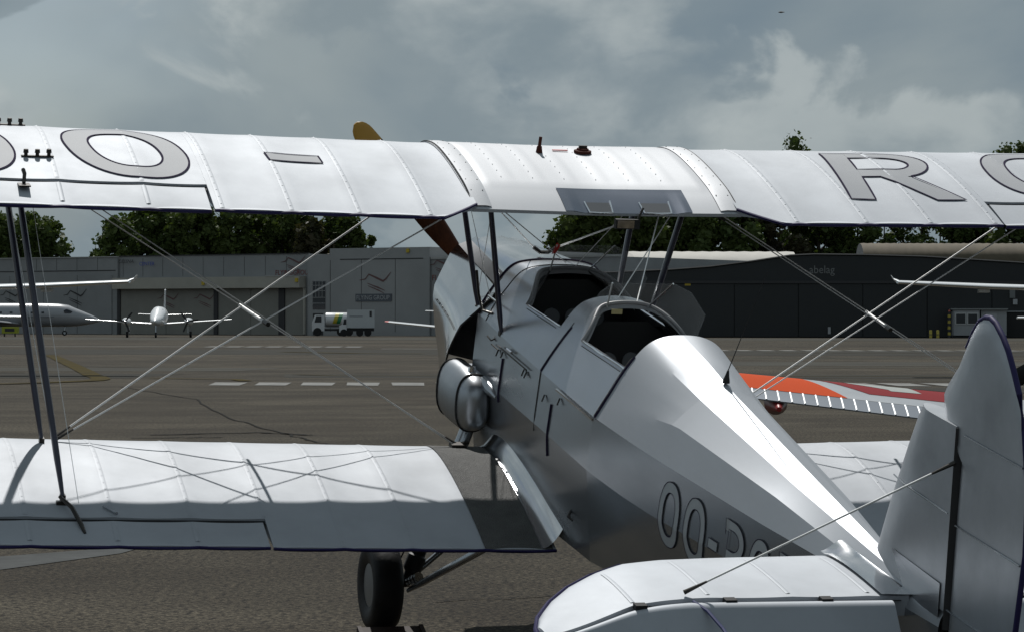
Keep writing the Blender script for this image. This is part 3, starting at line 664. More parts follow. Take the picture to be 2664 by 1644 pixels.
for k_, (yk, zk, yt_, zt_, yo, zo_) in enumerate(((-.092, 1.565, -.325, 1.735, -.325, 1.462), (-.985, 1.585, -1.18, 1.738, -1.148, 1.472))):
    ws_ = empty('windscreen'); ws_.parent = bip
    bx, tx, ox = .093, .14, .247
    def pane(c, nm='pane', mt_=GLASS):
        q = MB(); nrm = (Vector(c[1]) - Vector(c[0])).cross(Vector(c[2]) - Vector(c[0])).normalized() * .003
        a = [Vector(p) for p in c]; n = len(a); q.add(a + [p + nrm for p in a], [tuple(range(n)), tuple(range(2 * n - 1, n - 1, -1))] + [(i, (i + 1) % n, n + (i + 1) % n, n + i) for i in range(n)]); return q.build(nm, mt_, ws_)
    pane([(-bx, yk, zk), (bx, yk, zk), (tx, yt_, zt_), (-tx, yt_, zt_)])
    for sg in (-1, 1):
        pane([(sg * bx, yk, zk), (sg * tx, yt_, zt_), (sg * (tx + .07), yt_ - .05, zt_ - .03), (sg * (ox + .03), yo - .10, zo_ + .14), (sg * (ox + .01), yo - .06, zo_ + .02), (sg * ox, yo, zo_)])
        q = MB(); q.tube([(sg * bx, yk, zk), (sg * tx, yt_, zt_)], .0042, 6); q.build('screen_frame', CHROME if sg > 0 else WIRE, ws_, 60)
        q = MB(); q.tube([(sg * bx, yk, zk), (sg * ox, yo, zo_ + .004)], .0045, 6); q.build('screen_base', STEEL, ws_, 60)
    if k_ == 0:
        q = MB(); q.add([(-tx - .004, yt_ - .008, zt_ + .012), (-tx + .016, yt_ - .006, zt_ - .002), (-tx + .01, yt_ + .045, zt_ - .05), (-tx - .012, yt_ + .04, zt_ - .052)], [(0, 1, 2, 3)]); q.build('red_tip', REDS, ws_)

# ---------------------------------------------------------------- nose cowling
def crow(y, pts): return [Vector((x, y, z)) for x, z in pts]
ycs = [(.16, 1.0), (.5, .93), (.85, .84), (1.12, .72), (1.22, .62)]
top = []; chL = []; 
tp = lambda y: (y - .16) / 1.06
def cowl_sec(y):
    f = tp(y)
    L = lambda a, b: a + (b - a) * f
    crest = (0, L(1.562, 1.468)); a1 = (L(.12, .075), L(1.556, 1.462)); a2 = (L(.245, .128), L(1.497, 1.452)); c1 = (L(.283, .195), L(1.442, 1.425)); s1 = (L(.30, .225), L(1.40, 1.385))
    m1 = (L(.362, .285), L(1.22, 1.20)); lo = (L(.335, .25), L(.72, .86)); bt = (0, L(.62, .80))
    return crest, a1, a2, c1, s1, m1, lo, bt
ysn = [.16 + 1.06 * i / 14 for i in range(15)]
cw = empty('engine_cowling'); cw.parent = bip; cw['label'] = 'polished metal engine cowling'
rows = []
for y in ysn:
    c_, a1, a2, c1, s1, m1, lo, bt = cowl_sec(y)
    half = [c_, (a1[0] * .5, c_[1] + .006), a1, ((a1[0] + a2[0]) / 2, (a1[1] + a2[1]) / 2 + .012), a2]
    ridge = []
    rows.append([Vector((-x, y, z)) for x, z in reversed(half)] + [Vector((x, y, z)) for x, z in half[1:]])
q = MB(); q.grid(rows); q.build('top_panel', ALU, cw, 40)
for sg in (-1, 1):
    q = MB(); q.grid([[Vector((sg * cowl_sec(y)[2][0], y, cowl_sec(y)[2][1])), Vector((sg * cowl_sec(y)[3][0], y, cowl_sec(y)[3][1]))] for y in ysn]); q.build('shoulder_panel', mat('shoulder_dark_reflection', (.16, .16, .165), .42, .8, var=.2, vscale=9), cw, 40)  # polished shoulder coloured dark to stand for the dark things it reflects
    # side panel, flared outwards along its slanting rear edge
    rows = []
    for i in range(11):
        r_ = []
        for j in range(13):
            v = j / 12; z = 1.435 + (.78 - 1.435) * v
            yr = .06 + (.62 - .06) * max(0, (1.40 - z)) / .50 if z > .9 else .62 + (.9 - z) * .2
            y = 1.20 + (yr - 1.20) * i / 10
            c_, a1, a2, c1, s1, m1, lo, bt = cowl_sec(y)
            kk = [c1, s1, m1, lo]; x = None
            for A_, B_ in zip(kk[:-1], kk[1:]):
                if B_[1] <= z <= A_[1]: x = A_[0] + (B_[0] - A_[0]) * (A_[1] - z) / (A_[1] - B_[1])
            if x is None: x = c1[0] if z > c1[1] else lo[0]
            bul = .028 * sin(pi * v) * (1 if sg < 0 else .6); fl = .055 * (i / 10) ** 2.2 * min(1, v * 1.6)
            r_.append(Vector((sg * (x + bul + fl + .004), y, z)))
        rows.append(r_)
    q = MB(); q.grid(rows); q.build('side_panel', ALU, cw, 60, label='mirror-bright side cowl reflecting the sky')
    q = MB(); q.tube(rows[-1], .005, 6); q.build('panel_edge', STEEL, cw)
    q = MB(); pr_ = [rows[k2][5] + Vector((sg * .004, 0, 0)) for k2 in range(1, 10)]; q.tube(pr_, .0018, 5)
    for k2 in range(0, 8): q.box(pr_[k2] + Vector((0, -.04, .004)), (.004, .008, .007))
    q.build('piano_hinge', STEEL, cw)
    q = MB(); q.grid([[Vector((sg * .30, .0, 1.38)), Vector((sg * .22, .55, 1.38))], [Vector((sg * .31, .0, .66)), Vector((sg * .22, .55, .66))]]); q.build('engine_bay', DARK, cw)
q = MB(); q.loft([[Vector((x, 1.215, z)) for x, z in [(-.075, 1.462), (.075, 1.462), (.195, 1.425), (.285, 1.2), (.25, .86), (0, .80), (-.25, .86), (-.285, 1.2), (-.195, 1.425)]], [Vector((x * .62, 1.33, 1.14 + (z - 1.14) * .62)) for x, z in [(-.075, 1.462), (.075, 1.462), (.195, 1.425), (.285, 1.2), (.25, .86), (0, .80), (-.25, .86), (-.285, 1.2), (-.195, 1.425)]]], False, True); q.build('nose_bowl', ALU, cw, 40)
q = MB(); q.grid([[Vector((sg_ * x, y, z)) for sg_, x, z in ((-1, cowl_sec(y)[6][0] + .01, cowl_sec(y)[6][1] + .06), (-1, cowl_sec(y)[6][0] * .8, cowl_sec(y)[7][1]), (1, cowl_sec(y)[6][0] * .8, cowl_sec(y)[7][1]), (1, cowl_sec(y)[6][0] + .01, cowl_sec(y)[6][1] + .06))] for y in ysn]); q.build('belly_panel', ALU_D, cw, 40)
q = MB(); q.add([(-.33, .10, .62), (.33, .10, .62), (.355, .10, 1.3), (.2, .10, 1.52), (-.2, .10, 1.52), (-.355, .10, 1.3)], [(0, 1, 2, 3, 4, 5)]); q.build('firewall', DARK, cw)

# propeller: two wooden blades with yellow tips
hub = Vector((0, 1.40, 1.155)); prop = empty('propeller'); prop.parent = bip
tipv = Vector((-.738, 1.38, 2.0)) - hub; tipv.y = 0; R_ = tipv.length; dv = tipv.normalized(); lat_ = Vector((0, 1, 0)).cross(dv)
for sg, nm in ((1, 'blade'), (-1, 'blade')):
    def bl(r0, r1, n=10):
        rings = []
        for i in range(n + 1):
            f = r0 + (r1 - r0) * i / n
            ch = (.055 + .125 * sm(f / .42)) * (1 if f < .45 else 1 - .40 * ((f - .45) / .55) ** 1.6) if f < .93 else (.055 + .125) * (1 - .40 * ((f - .45) / .55) ** 1.6) * sqrt(max(.02, 1 - ((f - .93) / .072) ** 2))
            th_ = .05 * (1 - f) + .012; tw = radians(62 - 44 * f)
            e1 = lat_ * cos(tw) * sg + Vector((0, 1, 0)) * sin(tw); e2 = Vector((0, 1, 0)) * cos(tw) - lat_ * sin(tw) * sg
            c = hub + dv * sg * R_ * f + lat_ * sg * 0.012
            rings.append([c + e1 * ch / 2 * cos(2 * pi * k / 14) + e2 * th_ / 2 * sin(2 * pi * k / 14) for k in range(14)])
        return rings
    q = MB(); q.loft(bl(.05, .86, 16)); b_ = q.build('blade', WOODP, prop, 50)
    q = MB(); q.loft(bl(.86, 1.0, 8)); q.build('blade_tip', YELP, prop, 50)
q = MB(); q.tube([hub + Vector((0, -.07, 0)), hub + Vector((0, .06, 0)), hub + Vector((0, .14, 0)), hub + Vector((0, .2, 0))], [.1, .1, .07, .01], 20); q.build('spinner', ALU, prop, 50)

# oil tank slung on the left side with two straps
tank = MB(); rings = []
def tk(y):
    f = (.40 - y) / .60; g = max(.02, 1 - abs(2 * f - 1) ** 3.2) ** .5
    return .905 + .02 * f, .148 * (.35 + .65 * g) if 0 < f < 1 else .03, .088 * (.25 + .75 * g) if 0 < f < 1 else .02
def tank_ring(y, ex=0.0, a0=0.0, a1=2 * pi, n=26):
    zc_, hz_, wx = tk(y); P_ = []
    for k in range(n):
        a_ = a0 + (a1 - a0) * k / (n if a1 - a0 > 6.2 else n - 1); c_, s_ = cos(a_), sin(a_)
        P_.append(Vector((-.405 - .02 + (wx + ex) * math.copysign(abs(c_) ** .8, c_), y, zc_ + (hz_ + ex) * math.copysign(abs(s_) ** .8, s_))))
    return P_
for i in range(25): rings.append(tank_ring(.40 - .60 * (i + .02) / 24.04))
tank.loft(rings); ot = tank.build('oil_tank', TANKM, bip, 60, label='rounded oil tank strapped to the left side')
for y in (.27, -.085):
    q = MB(); q.tube(tank_ring(y, .002, .25 * pi, 1.75 * pi, 36), .0055, 6); q.build('tank_strap', BLACK, ot)
q = MB(); q.tube([(-.425, -.03, 1.05), (-.425, -.03, 1.085)], [.022, .017], 12); q.build('tank_cap', CHROME, ot, 40)
q = MB(); q.tube([(-.385, -.10, 1.03), (-.38, -.22, 1.02), (-.37, -.30, 1.0)], [.028, .03, .012], 10); q.build('tank_pipe', ALU_D, ot, 40)

# ---------------------------------------------------------------- struts
def strut(name, a, b, wd=.052, th=.024, mt_=NAVYS, parent=None, ax=(0, 1, 0), ends=True):
    a, b = Vector(a), Vector(b); L_ = b - a
    q = MB(); q.tube([a, a + L_ * .03, a + L_ * .12, a + L_ * .5, a + L_ * .88, a + L_ * .97, b], [wd * .28, wd * .33, wd * .46, wd * .5, wd * .46, wd * .33, wd * .28], 14, th / wd, ax)
    o = q.build(name, mt_, parent or bip, 60)
    if ends:
        for p in (a, b):
            q = MB(); q.box(p, (.022, .036, .022)); q.build('strut_fitting', STEEL, o)
    return o
for sg in (-1, 1):
    fT = wpt('U', sg * 2.66, .15, False); rT = wpt('U', sg * 2.65, .65, False)
    fB = wpt('L', sg * 2.5, .161); rB = wpt('L', sg * 2.483, .692)
    strut('interplane_strut', fB + Vector((0, 0, .01)), fT, .060, .030); strut('interplane_strut', rB + Vector((0, 0, .01)), rT, .060, .030)
    q = MB(); q.tube([fT + (fB - fT) * .03, rB + (rT - rB) * .03], .0018, 5); q.build('incidence_wire', WIRE, bip)
    q = MB(); q.tube([rT + Vector((-sg * .05, 0, 0)), rB + Vector((-sg * .06, -.06, .0))], .0014, 5); q.build('aileron_cable', WIRE, bip)
    # cabane struts
    cf, cr = (sg * .345, .22, 1.315), (sg * .35, -.23, 1.29)
    tfw, trw = wpt('U', sg * .46, .12, False), wpt('U', sg * (.46 if sg < 0 else .50), .60, False)
    strut('cabane_strut', cf, tfw, .050, .026); strut('cabane_strut', cr, trw, .050, .026)
def wire(name, a, b, r=.0042, flat=.5, mt_=WIRE, ends=False):
    a, b = Vector(a), Vector(b); q = MB(); q.tube([a, b], r * .86, 8); o = q.build(name, mt_, bip, 60)
    if ends:
        d_ = (b - a).normalized()
        for p, s_ in ((a, 1), (b, -1)):
            q = MB(); q.tube([p, p + d_ * s_ * .03, p + d_ * s_ * .085], [.0085, .007, .004], 8); q.build('wire_end', STEEL, o, 40)
    return o
DROP = Vector((0, 0, -.065)); WIRE_DULL = mat('wire_off_glint', (.44, .44, .43), .5, .3)  # wire colours carry the sun glint: dull copy for slopes that miss it
for sg in (-1, 1):
    cb = wpt('L', sg * 2.43, .14) + Vector((0, 0, .012))
    fTop, rTop = wpt('U', sg * .62, .12, False) + DROP * .9, wpt('U', sg * .60, .65, False) + DROP * .7
    wire('landing_wire', cb + Vector((0, .012, .01)), fTop, .0052 if sg < 0 else .003, .6, WIRE if sg < 0 else WIRE_DULL, True); wire('landing_wire', cb, rTop, .0044 if sg < 0 else .003, .6, WIRE if sg < 0 else WIRE_DULL, True)
    rt = wpt('L', sg * .53, .10) + Vector((0, 0, .005))
    fl1, fl2 = wpt('U', sg * 2.5, .15, False) + Vector((0, 0, -.10)), wpt('U', sg * 2.5, .40, False) + Vector((0, 0, -.015))
    wire('flying_wire', rt, fl1, .0031 if sg < 0 else .0050, .7, WIRE_DULL if sg < 0 else WIRE, True); wire('flying_wire', rt + Vector((sg * .012, -.015, 0)), fl2, .0031 if sg < 0 else .0038, .7, WIRE_DULL if sg < 0 else WIRE)
    # spreader bar where the wires cross
    ka = .46; p1 = cb + (fTop - cb) * .485; p2 = cb + (rTop - cb) * .50
    d_ = (p2 - p1).normalized(); q = MB(); q.tube([p1 - d_ * .045, p2 + d_ * .01], .0080, 8); sb = q.build('spreader_bar', WIRE, bip, 60)
    q = MB(); q.tube([p2 + d_ * .012, p2 + d_ * .075], .011, 8); q.build('bar_end', STEEL, sb, 40)
    # tail bracing
    wire('tail_brace_wire', (sg * .028, -4.555, 1.862), (sg * .845, -4.315, 1.352), .0042, .8, ends=True)
q = MB(); p = wpt('L', -.545, .09); q.box(p + Vector((0, -.02, .012)), (.07, .06, .025)); q.tube([p + Vector((.02, -.03, .03)), p + Vector((.05, -.03, .03))], .008, 6); q.build('root_fitting', STEEL, bip)
# centre wires to the deck fitting
fit = Vector((0, .33, 1.562))
q = MB(); q.tube([fit + Vector((-.055, 0, .03)), fit + Vector((-.02, 0, .006)), fit + Vector((.02, 0, .006)), fit + Vector((.055, 0, .03))], .010, 6); q.build('deck_fitting', STEEL, bip)
lT = wpt('U', -.46, .60, False) + Vector((.03, 0, -.05)); rTp = wpt('U', .12, .885, False) + Vector((0, -.02, -.02))
wire('centre_wire', fit + Vector((-.055, 0, .03)), lT, .0032); wire('centre_wire', lT + Vector((.01, -.01, 0)), (.02, .03, 1.58), .003)
wire('centre_wire', fit + Vector((.055, 0, .03)), rTp, .0052, .6)
wire('centre_wire', wpt('U', .34, .70, False), (.045, -.985, 1.61), .0034); wire('centre_wire', wpt('U', .50, .55, False), (.0, -.85, 1.60), .003); wire('centre_wire', wpt('U', .46, .3, False), (.05, -.02, 1.57), .0022)
wire('centre_wire', wpt('U', -.45, .14, False), (-.30, .13, 1.34), .0018); wire('centre_wire', (-.33, .30, 1.33), wpt('U', -.40, .5, False), .002)
q = MB(); q.tube([(-.37, .20, 1.50), (-.372, .13, 1.40), (-.365, .07, 1.335), (-.34, -.02, 1.34)], .007, 6); q.build('pitot_pipe', STEEL, bip, 60)
q = MB(); q.tube([(-.345, .05, 1.41), (-.348, -.10, 1.415)], .006, 6); q.build('deck_handle', CHROME, bip, 60)
q = MB(); q.tube([(-.34, -.19, 1.27), (-.375, -.15, 1.24), (-.38, -.10, 1.25)], .004, 5); q.build('strut_hook', STEEL, bip, 60)

# ---------------------------------------------------------------- undercarriage
wc = Vector((-.797, 0, 0))
for sg in (-1, 1):
    c = Vector((sg * .797, 0, 0)); wh = empty('wheel'); wh.parent = bip; wh.location = c
    prof = [(.058, .105), (.066, .125), (.072, .150), (.073, .178), (.066, .200), (.045, .217), (.02, .222), (-.02, .222), (-.045, .217), (-.066, .200), (-.073, .178), (-.072, .150), (-.066, .125), (-.058, .105)]
    q = MB(); rings = [[Vector((x, r_ * cos(2 * pi * k / 40), r_ * sin(2 * pi * k / 40))) for x, r_ in prof] for k in range(40)]; rings.append(rings[0])
    q.loft(rings, False, False); q.build('tyre', TYRE, wh, 60)
    q = MB(); q.tube([(-.062, 0, 0), (-.056, 0, 0), (0, 0, 0), (.056, 0, 0), (.062, 0, 0)], [.04, .112, .116, .112, .04], 28); q.build('hub', mat('grey_hub', (.22, .23, .24), .4, .6), wh, 40)
    q = MB(); q.tube([c + Vector((-sg * .03, 0, 0)), c + Vector((-sg * .16, 0, .01))], .02, 10); q.build('axle', STEEL, bip, 40)
    ax_ = c + Vector((-sg * .13, 0, .01)); up_ = Vector((sg * .37, .11, .80))
    strut('shock_leg', ax_ + (up_ - ax_) * .30, up_, .085, .075, ALU_D, ends=False)
    q = MB(); dd = up_ - ax_; q.tube([ax_, ax_ + dd * .06, ax_ + dd * .08, ax_ + dd * .16, ax_ + dd * .17, ax_ + dd * .24, ax_ + dd * .25, ax_ + dd * .33], [.030, .030, .046, .046, .036, .036, .048, .044], 14); q.build('shock_boot', BLACK, bip, 40)
    for f_ in (.34, .42): 
        q = MB(); p = ax_ + dd * f_; q.tube([p + Vector((.0, -.04, .02)), p + Vector((.012, -.052, .022))], .009, 8); q.build('leg_bolt', CHROME, bip, 40)
    strut('rear_brace', ax_ + Vector((0, -.03, -.03)), (sg * .34, -1.0, .62), .042, .034, ALU_D, ends=False)
    q = MB(); 
    for i in range(4):
        p = ax_ + (Vector((sg * .34, -1.0, .62)) - ax_) * (.02 + .022 * i); q.tube([p, p + Vector((sg * -.004, -.012, .008))], .024, 10)
    q.build('brace_clamp', CHROME, bip, 40)
    strut('axle_brace', ax_ + Vector((0, .02, 0)), (sg * .05, .05, .55), .035, .03, ALU_D, ends=False)
    q = MB(); q.tube([ax_ + dd * .42 + Vector((sg * .05, 0, 0)), ax_ + Vector((sg * .05, 0, .1))], .004, 5); q.build('brake_pipe', BLACK, bip)
q = MB(); q.tube([(0, -4.45, 1.06), (0, -4.62, .90), (0, -4.72, .86)], [.02, .022, .02], 8); q.build('tail_skid', STEEL, bip, 40)
for y0 in (-1.48, ):
    q = MB(); q.tube([side_pt(y0, .80, .0), side_pt(y0 - .03, .782, .02), side_pt(y0 - .07, .775, .015)], [.006, .008, .004], 6); q.build('drain_pipe', STEEL, bip)

# ---------------------------------------------------------------- tail
HL = [(0.05, -4.352), (.846, -4.339), (1.046, -4.365), (1.372, -4.508)]
LE = [(0.05, -3.80), (.60, -3.815), (.78, -3.832), (.92, -3.868), (1.05, -3.945), (1.16, -4.035), (1.255, -4.15), (1.335, -4.29), (1.372, -4.40), (1.385, -4.47)]
def ipl(T, x):
    if x <= T[0][0]: return T[0][1]
    for a, b in zip(T[:-1], T[1:]):
        if a[0] <= x <= b[0]: return a[1] + (b[1] - a[1]) * (x - a[0]) / (b[0] - a[0])
    return T[-1][1]
def stab_z(x, f): # half thickness
    h = .040 * (1 - .55 * sm((x - .8) / .6)); h *= sqrt(max(0, f)) * 1.9 * (1 - .52 * f) if f < 1 else .9
    return min(h, .045)
ZS = 1.305
def stz(x): return ZS - .045 * sm((x - .9) / .5)
xs = [.05 + 1.32 * i / 44 for i in range(45)]
SR = [.19, .475, .76, 1.03]
def ssag(x):
    for a, b in zip([.05] + SR, SR + [1.37]):
        if a <= x <= b: return .003 * (1 - abs(2 * (x - a) / (b - a) - 1) ** 2)
    return 0
for sg in (-1, 1):
    rings = []
    for x in xs:
        yl, yh = ipl(LE, x), ipl(HL, x); up_ = []; lo_ = []
        for i in range(13):
            f = (1 - cos(pi * i / 24)); y = yl + (yh - yl) * f; z = stab_z(x, f)
            up_.append(Vector((sg * x, y, stz(x) + z - ssag(x) * min(1, f * 4)))); lo_.append(Vector((sg * x, y, stz(x) - z)))
        rings.append(list(reversed(up_)) + lo_[1:])
    q = MB(); q.loft(rings); stab = q.build('tailplane', SILVER, bip, 40, label=('left' if sg < 0 else 'right') + ' half of the tailplane')
    q = MB(); q.tube([Vector((sg * (x + .004), y, stz(x))) for x, y in LE[3:]] + [Vector((sg * 1.376, -4.51, stz(1.37)))], .0095, 6); q.build('edge_trim', NAVY, stab, 60)
    for x in SR:
        yl, yh = ipl(LE, x), ipl(HL, x); A = []; B = []; Cc = []
        for i in range(3, 19):
            f = i / 19; y = yl + (yh - yl) * f; z = stz(x) + stab_z(x, f)
            A.append(Vector((sg * x - .008, y, z + .0004))); Cc.append(Vector((sg * x, y, z + .0022))); B.append(Vector((sg * x + .008, y, z + .0004)))
        q = MB(); q.grid([A, Cc, B]); q.build('rib_tape', SILVER, stab, 60)
    # elevator, drooped
    dr_ = radians(43); rings = []
    for x in [.13 + 1.245 * i / 40 for i in range(41)]:
        ch = .46 * (1 - .62 * sm((x - .95) / .42)); hh = max(.012, stab_z(x, .999) * 1.02); cy_ = ipl(HL, x) - .012 - hh; cz_ = stz(x) - .004
        up_ = [Vector((sg * x, cy_ + hh * cos(a_), cz_ + hh * sin(a_))) for a_ in [radians(20) + (pi / 2 + dr_ - radians(20)) * k / 9 for k in range(10)]]
        te_ = Vector((sg * x, cy_ - ch * cos(dr_), cz_ - ch * sin(dr_))); e0 = up_[-1]
        up_ += [e0 + (te_ - e0) * k for k in (.006, .03, .15, .35, .6, .8, 1.0)]
        l0 = Vector((sg * x, cy_ + hh * cos(dr_ - pi / 2), cz_ + hh * sin(dr_ - pi / 2))); lo_ = [te_ + Vector((0, 0, -.005)) + (l0 - te_) * (k / 5) for k in range(6)]
        rings.append(up_ + lo_)
    q = MB(); q.loft(rings); el = q.build('elevator', SILVER, bip, 40, label=('left' if sg < 0 else 'right') + ' elevator, drooped')
    q = MB(); q.add([Vector((sg * x, ipl(HL, x) + o_, stz(x) + .020)) for x in (.08, 1.0) for o_ in (.004, -.012)], [(0, 1, 3, 2)]); q.build('hinge_gap', DARK, stab)
    for x in (.36, .70, 1.02):
        p = Vector((sg * x, ipl(HL, x) - .012, stz(x) + .028)); q = MB(); q.box(p + Vector((0, -.014, .003)), (.040, .034, .018)); q.build('elevator_hinge', DARK, el)
    for x in (.45, .72, .95):
        q = MB(); q.tube([Vector((sg * x, ipl(HL, x) - .085 - .31 * i / 5, stz(x) - .004 - .292 * i / 5)) for i in range(6)], .0035, 5); q.build('elevator_rib', SILVER, el, 60)
    q = MB(); q.tube([Vector((sg * .83, -4.37, stz(.8) + .034)), Vector((sg * .80, -4.43, stz(.8) + .020)), Vector((sg * .775, -4.52, stz(.8) - .012)), Vector((sg * .76, -4.62, stz(.8) - .05))], .006, 6); q.build('trim_line', mat('blue_line', (.05, .055, .16), .4), el)
    # fairing between tailplane and fuselage
    rows = []
    for i in range(17):
        y = -3.80 - .56 * i / 16; fx, fz = arch(max(y, -4.569), 3.2); f = (i / 16)
        rows.append([Vector((sg * (fx + (.155 - fx) * v), y, fz + .004 + (stz(.15) + stab_z(.15, min(.99, max(.05, (y + 3.805) / (-4.352 + 3.805)))) + .004 - fz) * sm(v))) for v in [j / 6 for j in range(7)]])
    q = MB(); q.grid(rows); q.build('tailplane_fairing', ALU, bip, 60)
FINM = mat('silver_fin', (.40, .42, .445), .36, .70, var=.22, vscale=3.5, rvar=.07, bump=.03, bscale=3)
# fin
FIN = [(1.36, -3.925, -4.592), (1.395, -3.949, -4.590), (1.579, -4.021, -4.574), (1.816, -4.132, -4.554), (1.93, -4.19, -4.545), (1.98, -4.223, -4.540)]
rings = []
for z, yf_, yr_ in FIN:
    L_ = []; n = 12
    for i in range(n + 1):
        f = 1 - cos(pi * i / (2 * n)); L_.append((yf_ + (yr_ - yf_) * f, .043 * min(1, 1.75 * sqrt(f)) * (1 - .30 * f * f)))
    rings.append([Vector((-h, y, z)) for y, h in reversed(L_)] + [Vector((h, y, z)) for y, h in L_[1:]])
q = MB(); q.loft(rings); fin = q.build('fin', FINM, bip, 40)
q = MB(); q.tube([(-.030, -4.085, 1.69), (-.043, -4.2, 1.69), (-.042, -4.35, 1.69), (-.031, -4.545, 1.685)], .0028, 5); q.build('fin_rib', SILVER_S, fin)
q = MB(); q.add([(-.0445, -4.16, 1.45), (-.036, -4.55, 1.445), (-.036, -4.56, 1.33), (-.044, -4.30, 1.33)], [(0, 1, 2, 3)]); q.build('fin_cover_plate', ALU_D, fin)
q = MB(); q.tube([(0, -4.600, 1.30), (0, -4.566, 1.72), (0, -4.546, 1.976)], .034, 4, .32, (1, 0, 0)); q.build('hinge_post', mat('dark_gap', (.03, .03, .032), .6), fin)
# rudder with balance horn over the fin
RUD = [(-4.358, 2.044), (-4.385, 2.085), (-4.462, 2.167), (-4.500, 2.235), (-4.535, 2.295), (-4.575, 2.342), (-4.612, 2.361), (-4.65, 2.368), (-4.69, 2.360), (-4.75, 2.33), (-4.80, 2.295), (-4.851, 2.245), (-4.91, 2.18), (-4.97, 2.08), (-5.04, 1.90), (-5.07, 1.70), (-5.06, 1.45), (-5.0, 1.22), (-4.88, 1.06), (-4.74, .99), (-4.62, .98), (-4.61, 1.2), (-4.598, 1.38), (-4.585, 1.6), (-4.575, 1.8), (-4.568, 1.985), (-4.45, 1.992), (-4.37, 2.01)]
def rud_h(y, z):
    if y > -4.57: return .024 * min(1, max(.15, (-4.35 - y) / .10))
    return max(.004, .027 * (1 - (-4.57 - y) / .52))
cen = Vector((0, -4.72, 1.8)); q = MB(); N_ = len(RUD); fr = [0, .3, .55, .75, .9, .97, 1.0]
for sg in (-1, 1):
    rows = []
    for j, f in enumerate(fr):
        r_ = []
        for y, z in RUD + [RUD[0]]:
            yy = cen.y + (y - cen.y) * f; zz = cen.z + (z - cen.z) * f; h = rud_h(yy, zz) * (sqrt(max(0, 1 - f ** 6)) * .85 + .15)
            r_.append(Vector((sg * h, yy, zz)))
        rows.append(r_)
    q.grid(rows)
rud = q.build('rudder', FINM, bip, 40)
q = MB(); q.tube([Vector((0, y, z)) for y, z in RUD[3:21]], .010, 8); q.build('rudder_edge', NAVY, rud, 60)
for z in (1.965, 1.66, 1.37):
    q = MB(); q.tube([(-rud_h(y, z) * .98 - .001, y, z) for y in [-4.60 - (.40 if z > 1.9 else .45) * i / 8 for i in range(9)]], .0035, 6); q.build('rudder_rib', SILVER_S, rud, 60)

# whip antenna on the rear decking
q = MB(); a0 = Vector((0, -2.305, 1.572)); q.tube([a0, a0 + Vector((0, 0, .012)), a0 + Vector((.0, -.005, .03)), a0 + Vector((0, -.012, .055))], [.015, .014, .009, .004], 10); am = q.build('antenna', BLACK, bip, 40)
q = MB(); q.tube([a0 + Vector((0, -.012, .055)), Vector((0, -2.65, 2.10))], [.0022, .001], 5); q.build('antenna_whip', BLACK, am)

# wheel chock in front of the left wheel
ch = MB(); RUSTY = mat('rusty_chock', (.03, .012, .007), .7, var=.5, vscale=20)
ck = empty('wheel_chock', (-.80, .0, 0))
for x0 in (-.16, .14):
    q = MB(); q.add([(x0, -.18, 0), (x0, -.32, 0), (x0, -.21, .055), (x0 + .02, -.18, 0), (x0 + .02, -.32, 0), (x0 + .02, -.21, .055)], [(0, 1, 2), (5, 4, 3), (0, 3, 4, 1), (1, 4, 5, 2), (2, 5, 3, 0)])
    q.build('side_plate', RUSTY, ck)
q = MB(); q.box((0, -.225, .02), (.30, .06, .03), Matrix.Rotation(.5, 3, 'X')); q.build('ramp_bar', RUSTY, ck)
tag(ck, 'rusty steel chock behind the left wheel of the silver biplane', 'chock')

# ================================================================== hangars across the apron
def rz(yaw): return Matrix.Rotation(yaw, 3, 'Z')
class Face:
    """a building front: u metres along it, d metres in front of it, z up"""
    def __init__(s, a, b):
        s.o = site(*a); e = site(*b); s.t = (e - s.o).normalized(); s.n = Vector((s.t.y, -s.t.x, 0))
        if s.n.dot(Vector((CAM.x, CAM.y, 0)) - s.o) < 0: s.n = -s.n
    def p(s, u, z, d=0.0): return s.o + s.t * u + s.n * d + Vector((0, 0, z))
    def box(s, q, u0, u1, z0, z1, d0, d1):
        P_ = [s.p(u, z, d) for u in (u0, u1) for d in (d0, d1) for z in (z0, z1)]
        return q.add(P_, [(0, 1, 3, 2), (4, 6, 7, 5), (0, 4, 5, 1), (2, 3, 7, 6), (0, 2, 6, 4), (1, 5, 7, 3)])
    def made(s, name, mt_, parent, *b):
        q = MB(); s.box(q, *b); return q.build(name, mt_, parent)
    def text(s, name, body, u, z, size, mt_, parent, d=.03, shear=0.0, sx=1.0):
        vs, fs = text_mesh(body, size, shear); q = MB(); q.add([s.p(u + v[0] * sx, z + v[1], d) for v in vs], fs); return q.build(name, mt_, parent)
    def poly(s, name, pts, mt_, parent, d=.03):
        q = MB(); q.add([s.p(u, z, d) for u, z in pts], [tuple(range(len(pts)))]); return q.build(name, mt_, parent)
    def stroke(s, name, pts, wd, mt_, parent, d=.03):
        q = MB(); L = []; R = []
        for i, p in enumerate(pts):
            a = Vector(pts[max(i - 1, 0)]); c = Vector(pts[min(i + 1, len(pts) - 1)]); t_ = (c - a).normalized(); n_ = Vector((-t_.y, t_.x))
            w_ = wd[i] if isinstance(wd, (list, tuple)) else wd
            L.append(s.p(p[0] + n_.x * w_ / 2, p[1] + n_.y * w_ / 2, d)); R.append(s.p(p[0] - n_.x * w_ / 2, p[1] - n_.y * w_ / 2, d))
        q.grid([L, R]); return q.build(name, mt_, parent)
HW = mat('grey_hangar_cladding', (.25, .257, .26), .6, var=.18, vscale=.25)
HW2 = mat('grey_hangar_render', (.285, .29, .29), .6, var=.15, vscale=.2)
HD = mat('olive_hangar_door', (.22, .215, .19), .6, var=.2, vscale=.3)
HT = mat('pale_fascia', (.36, .345, .30), .6, var=.15, vscale=.3)
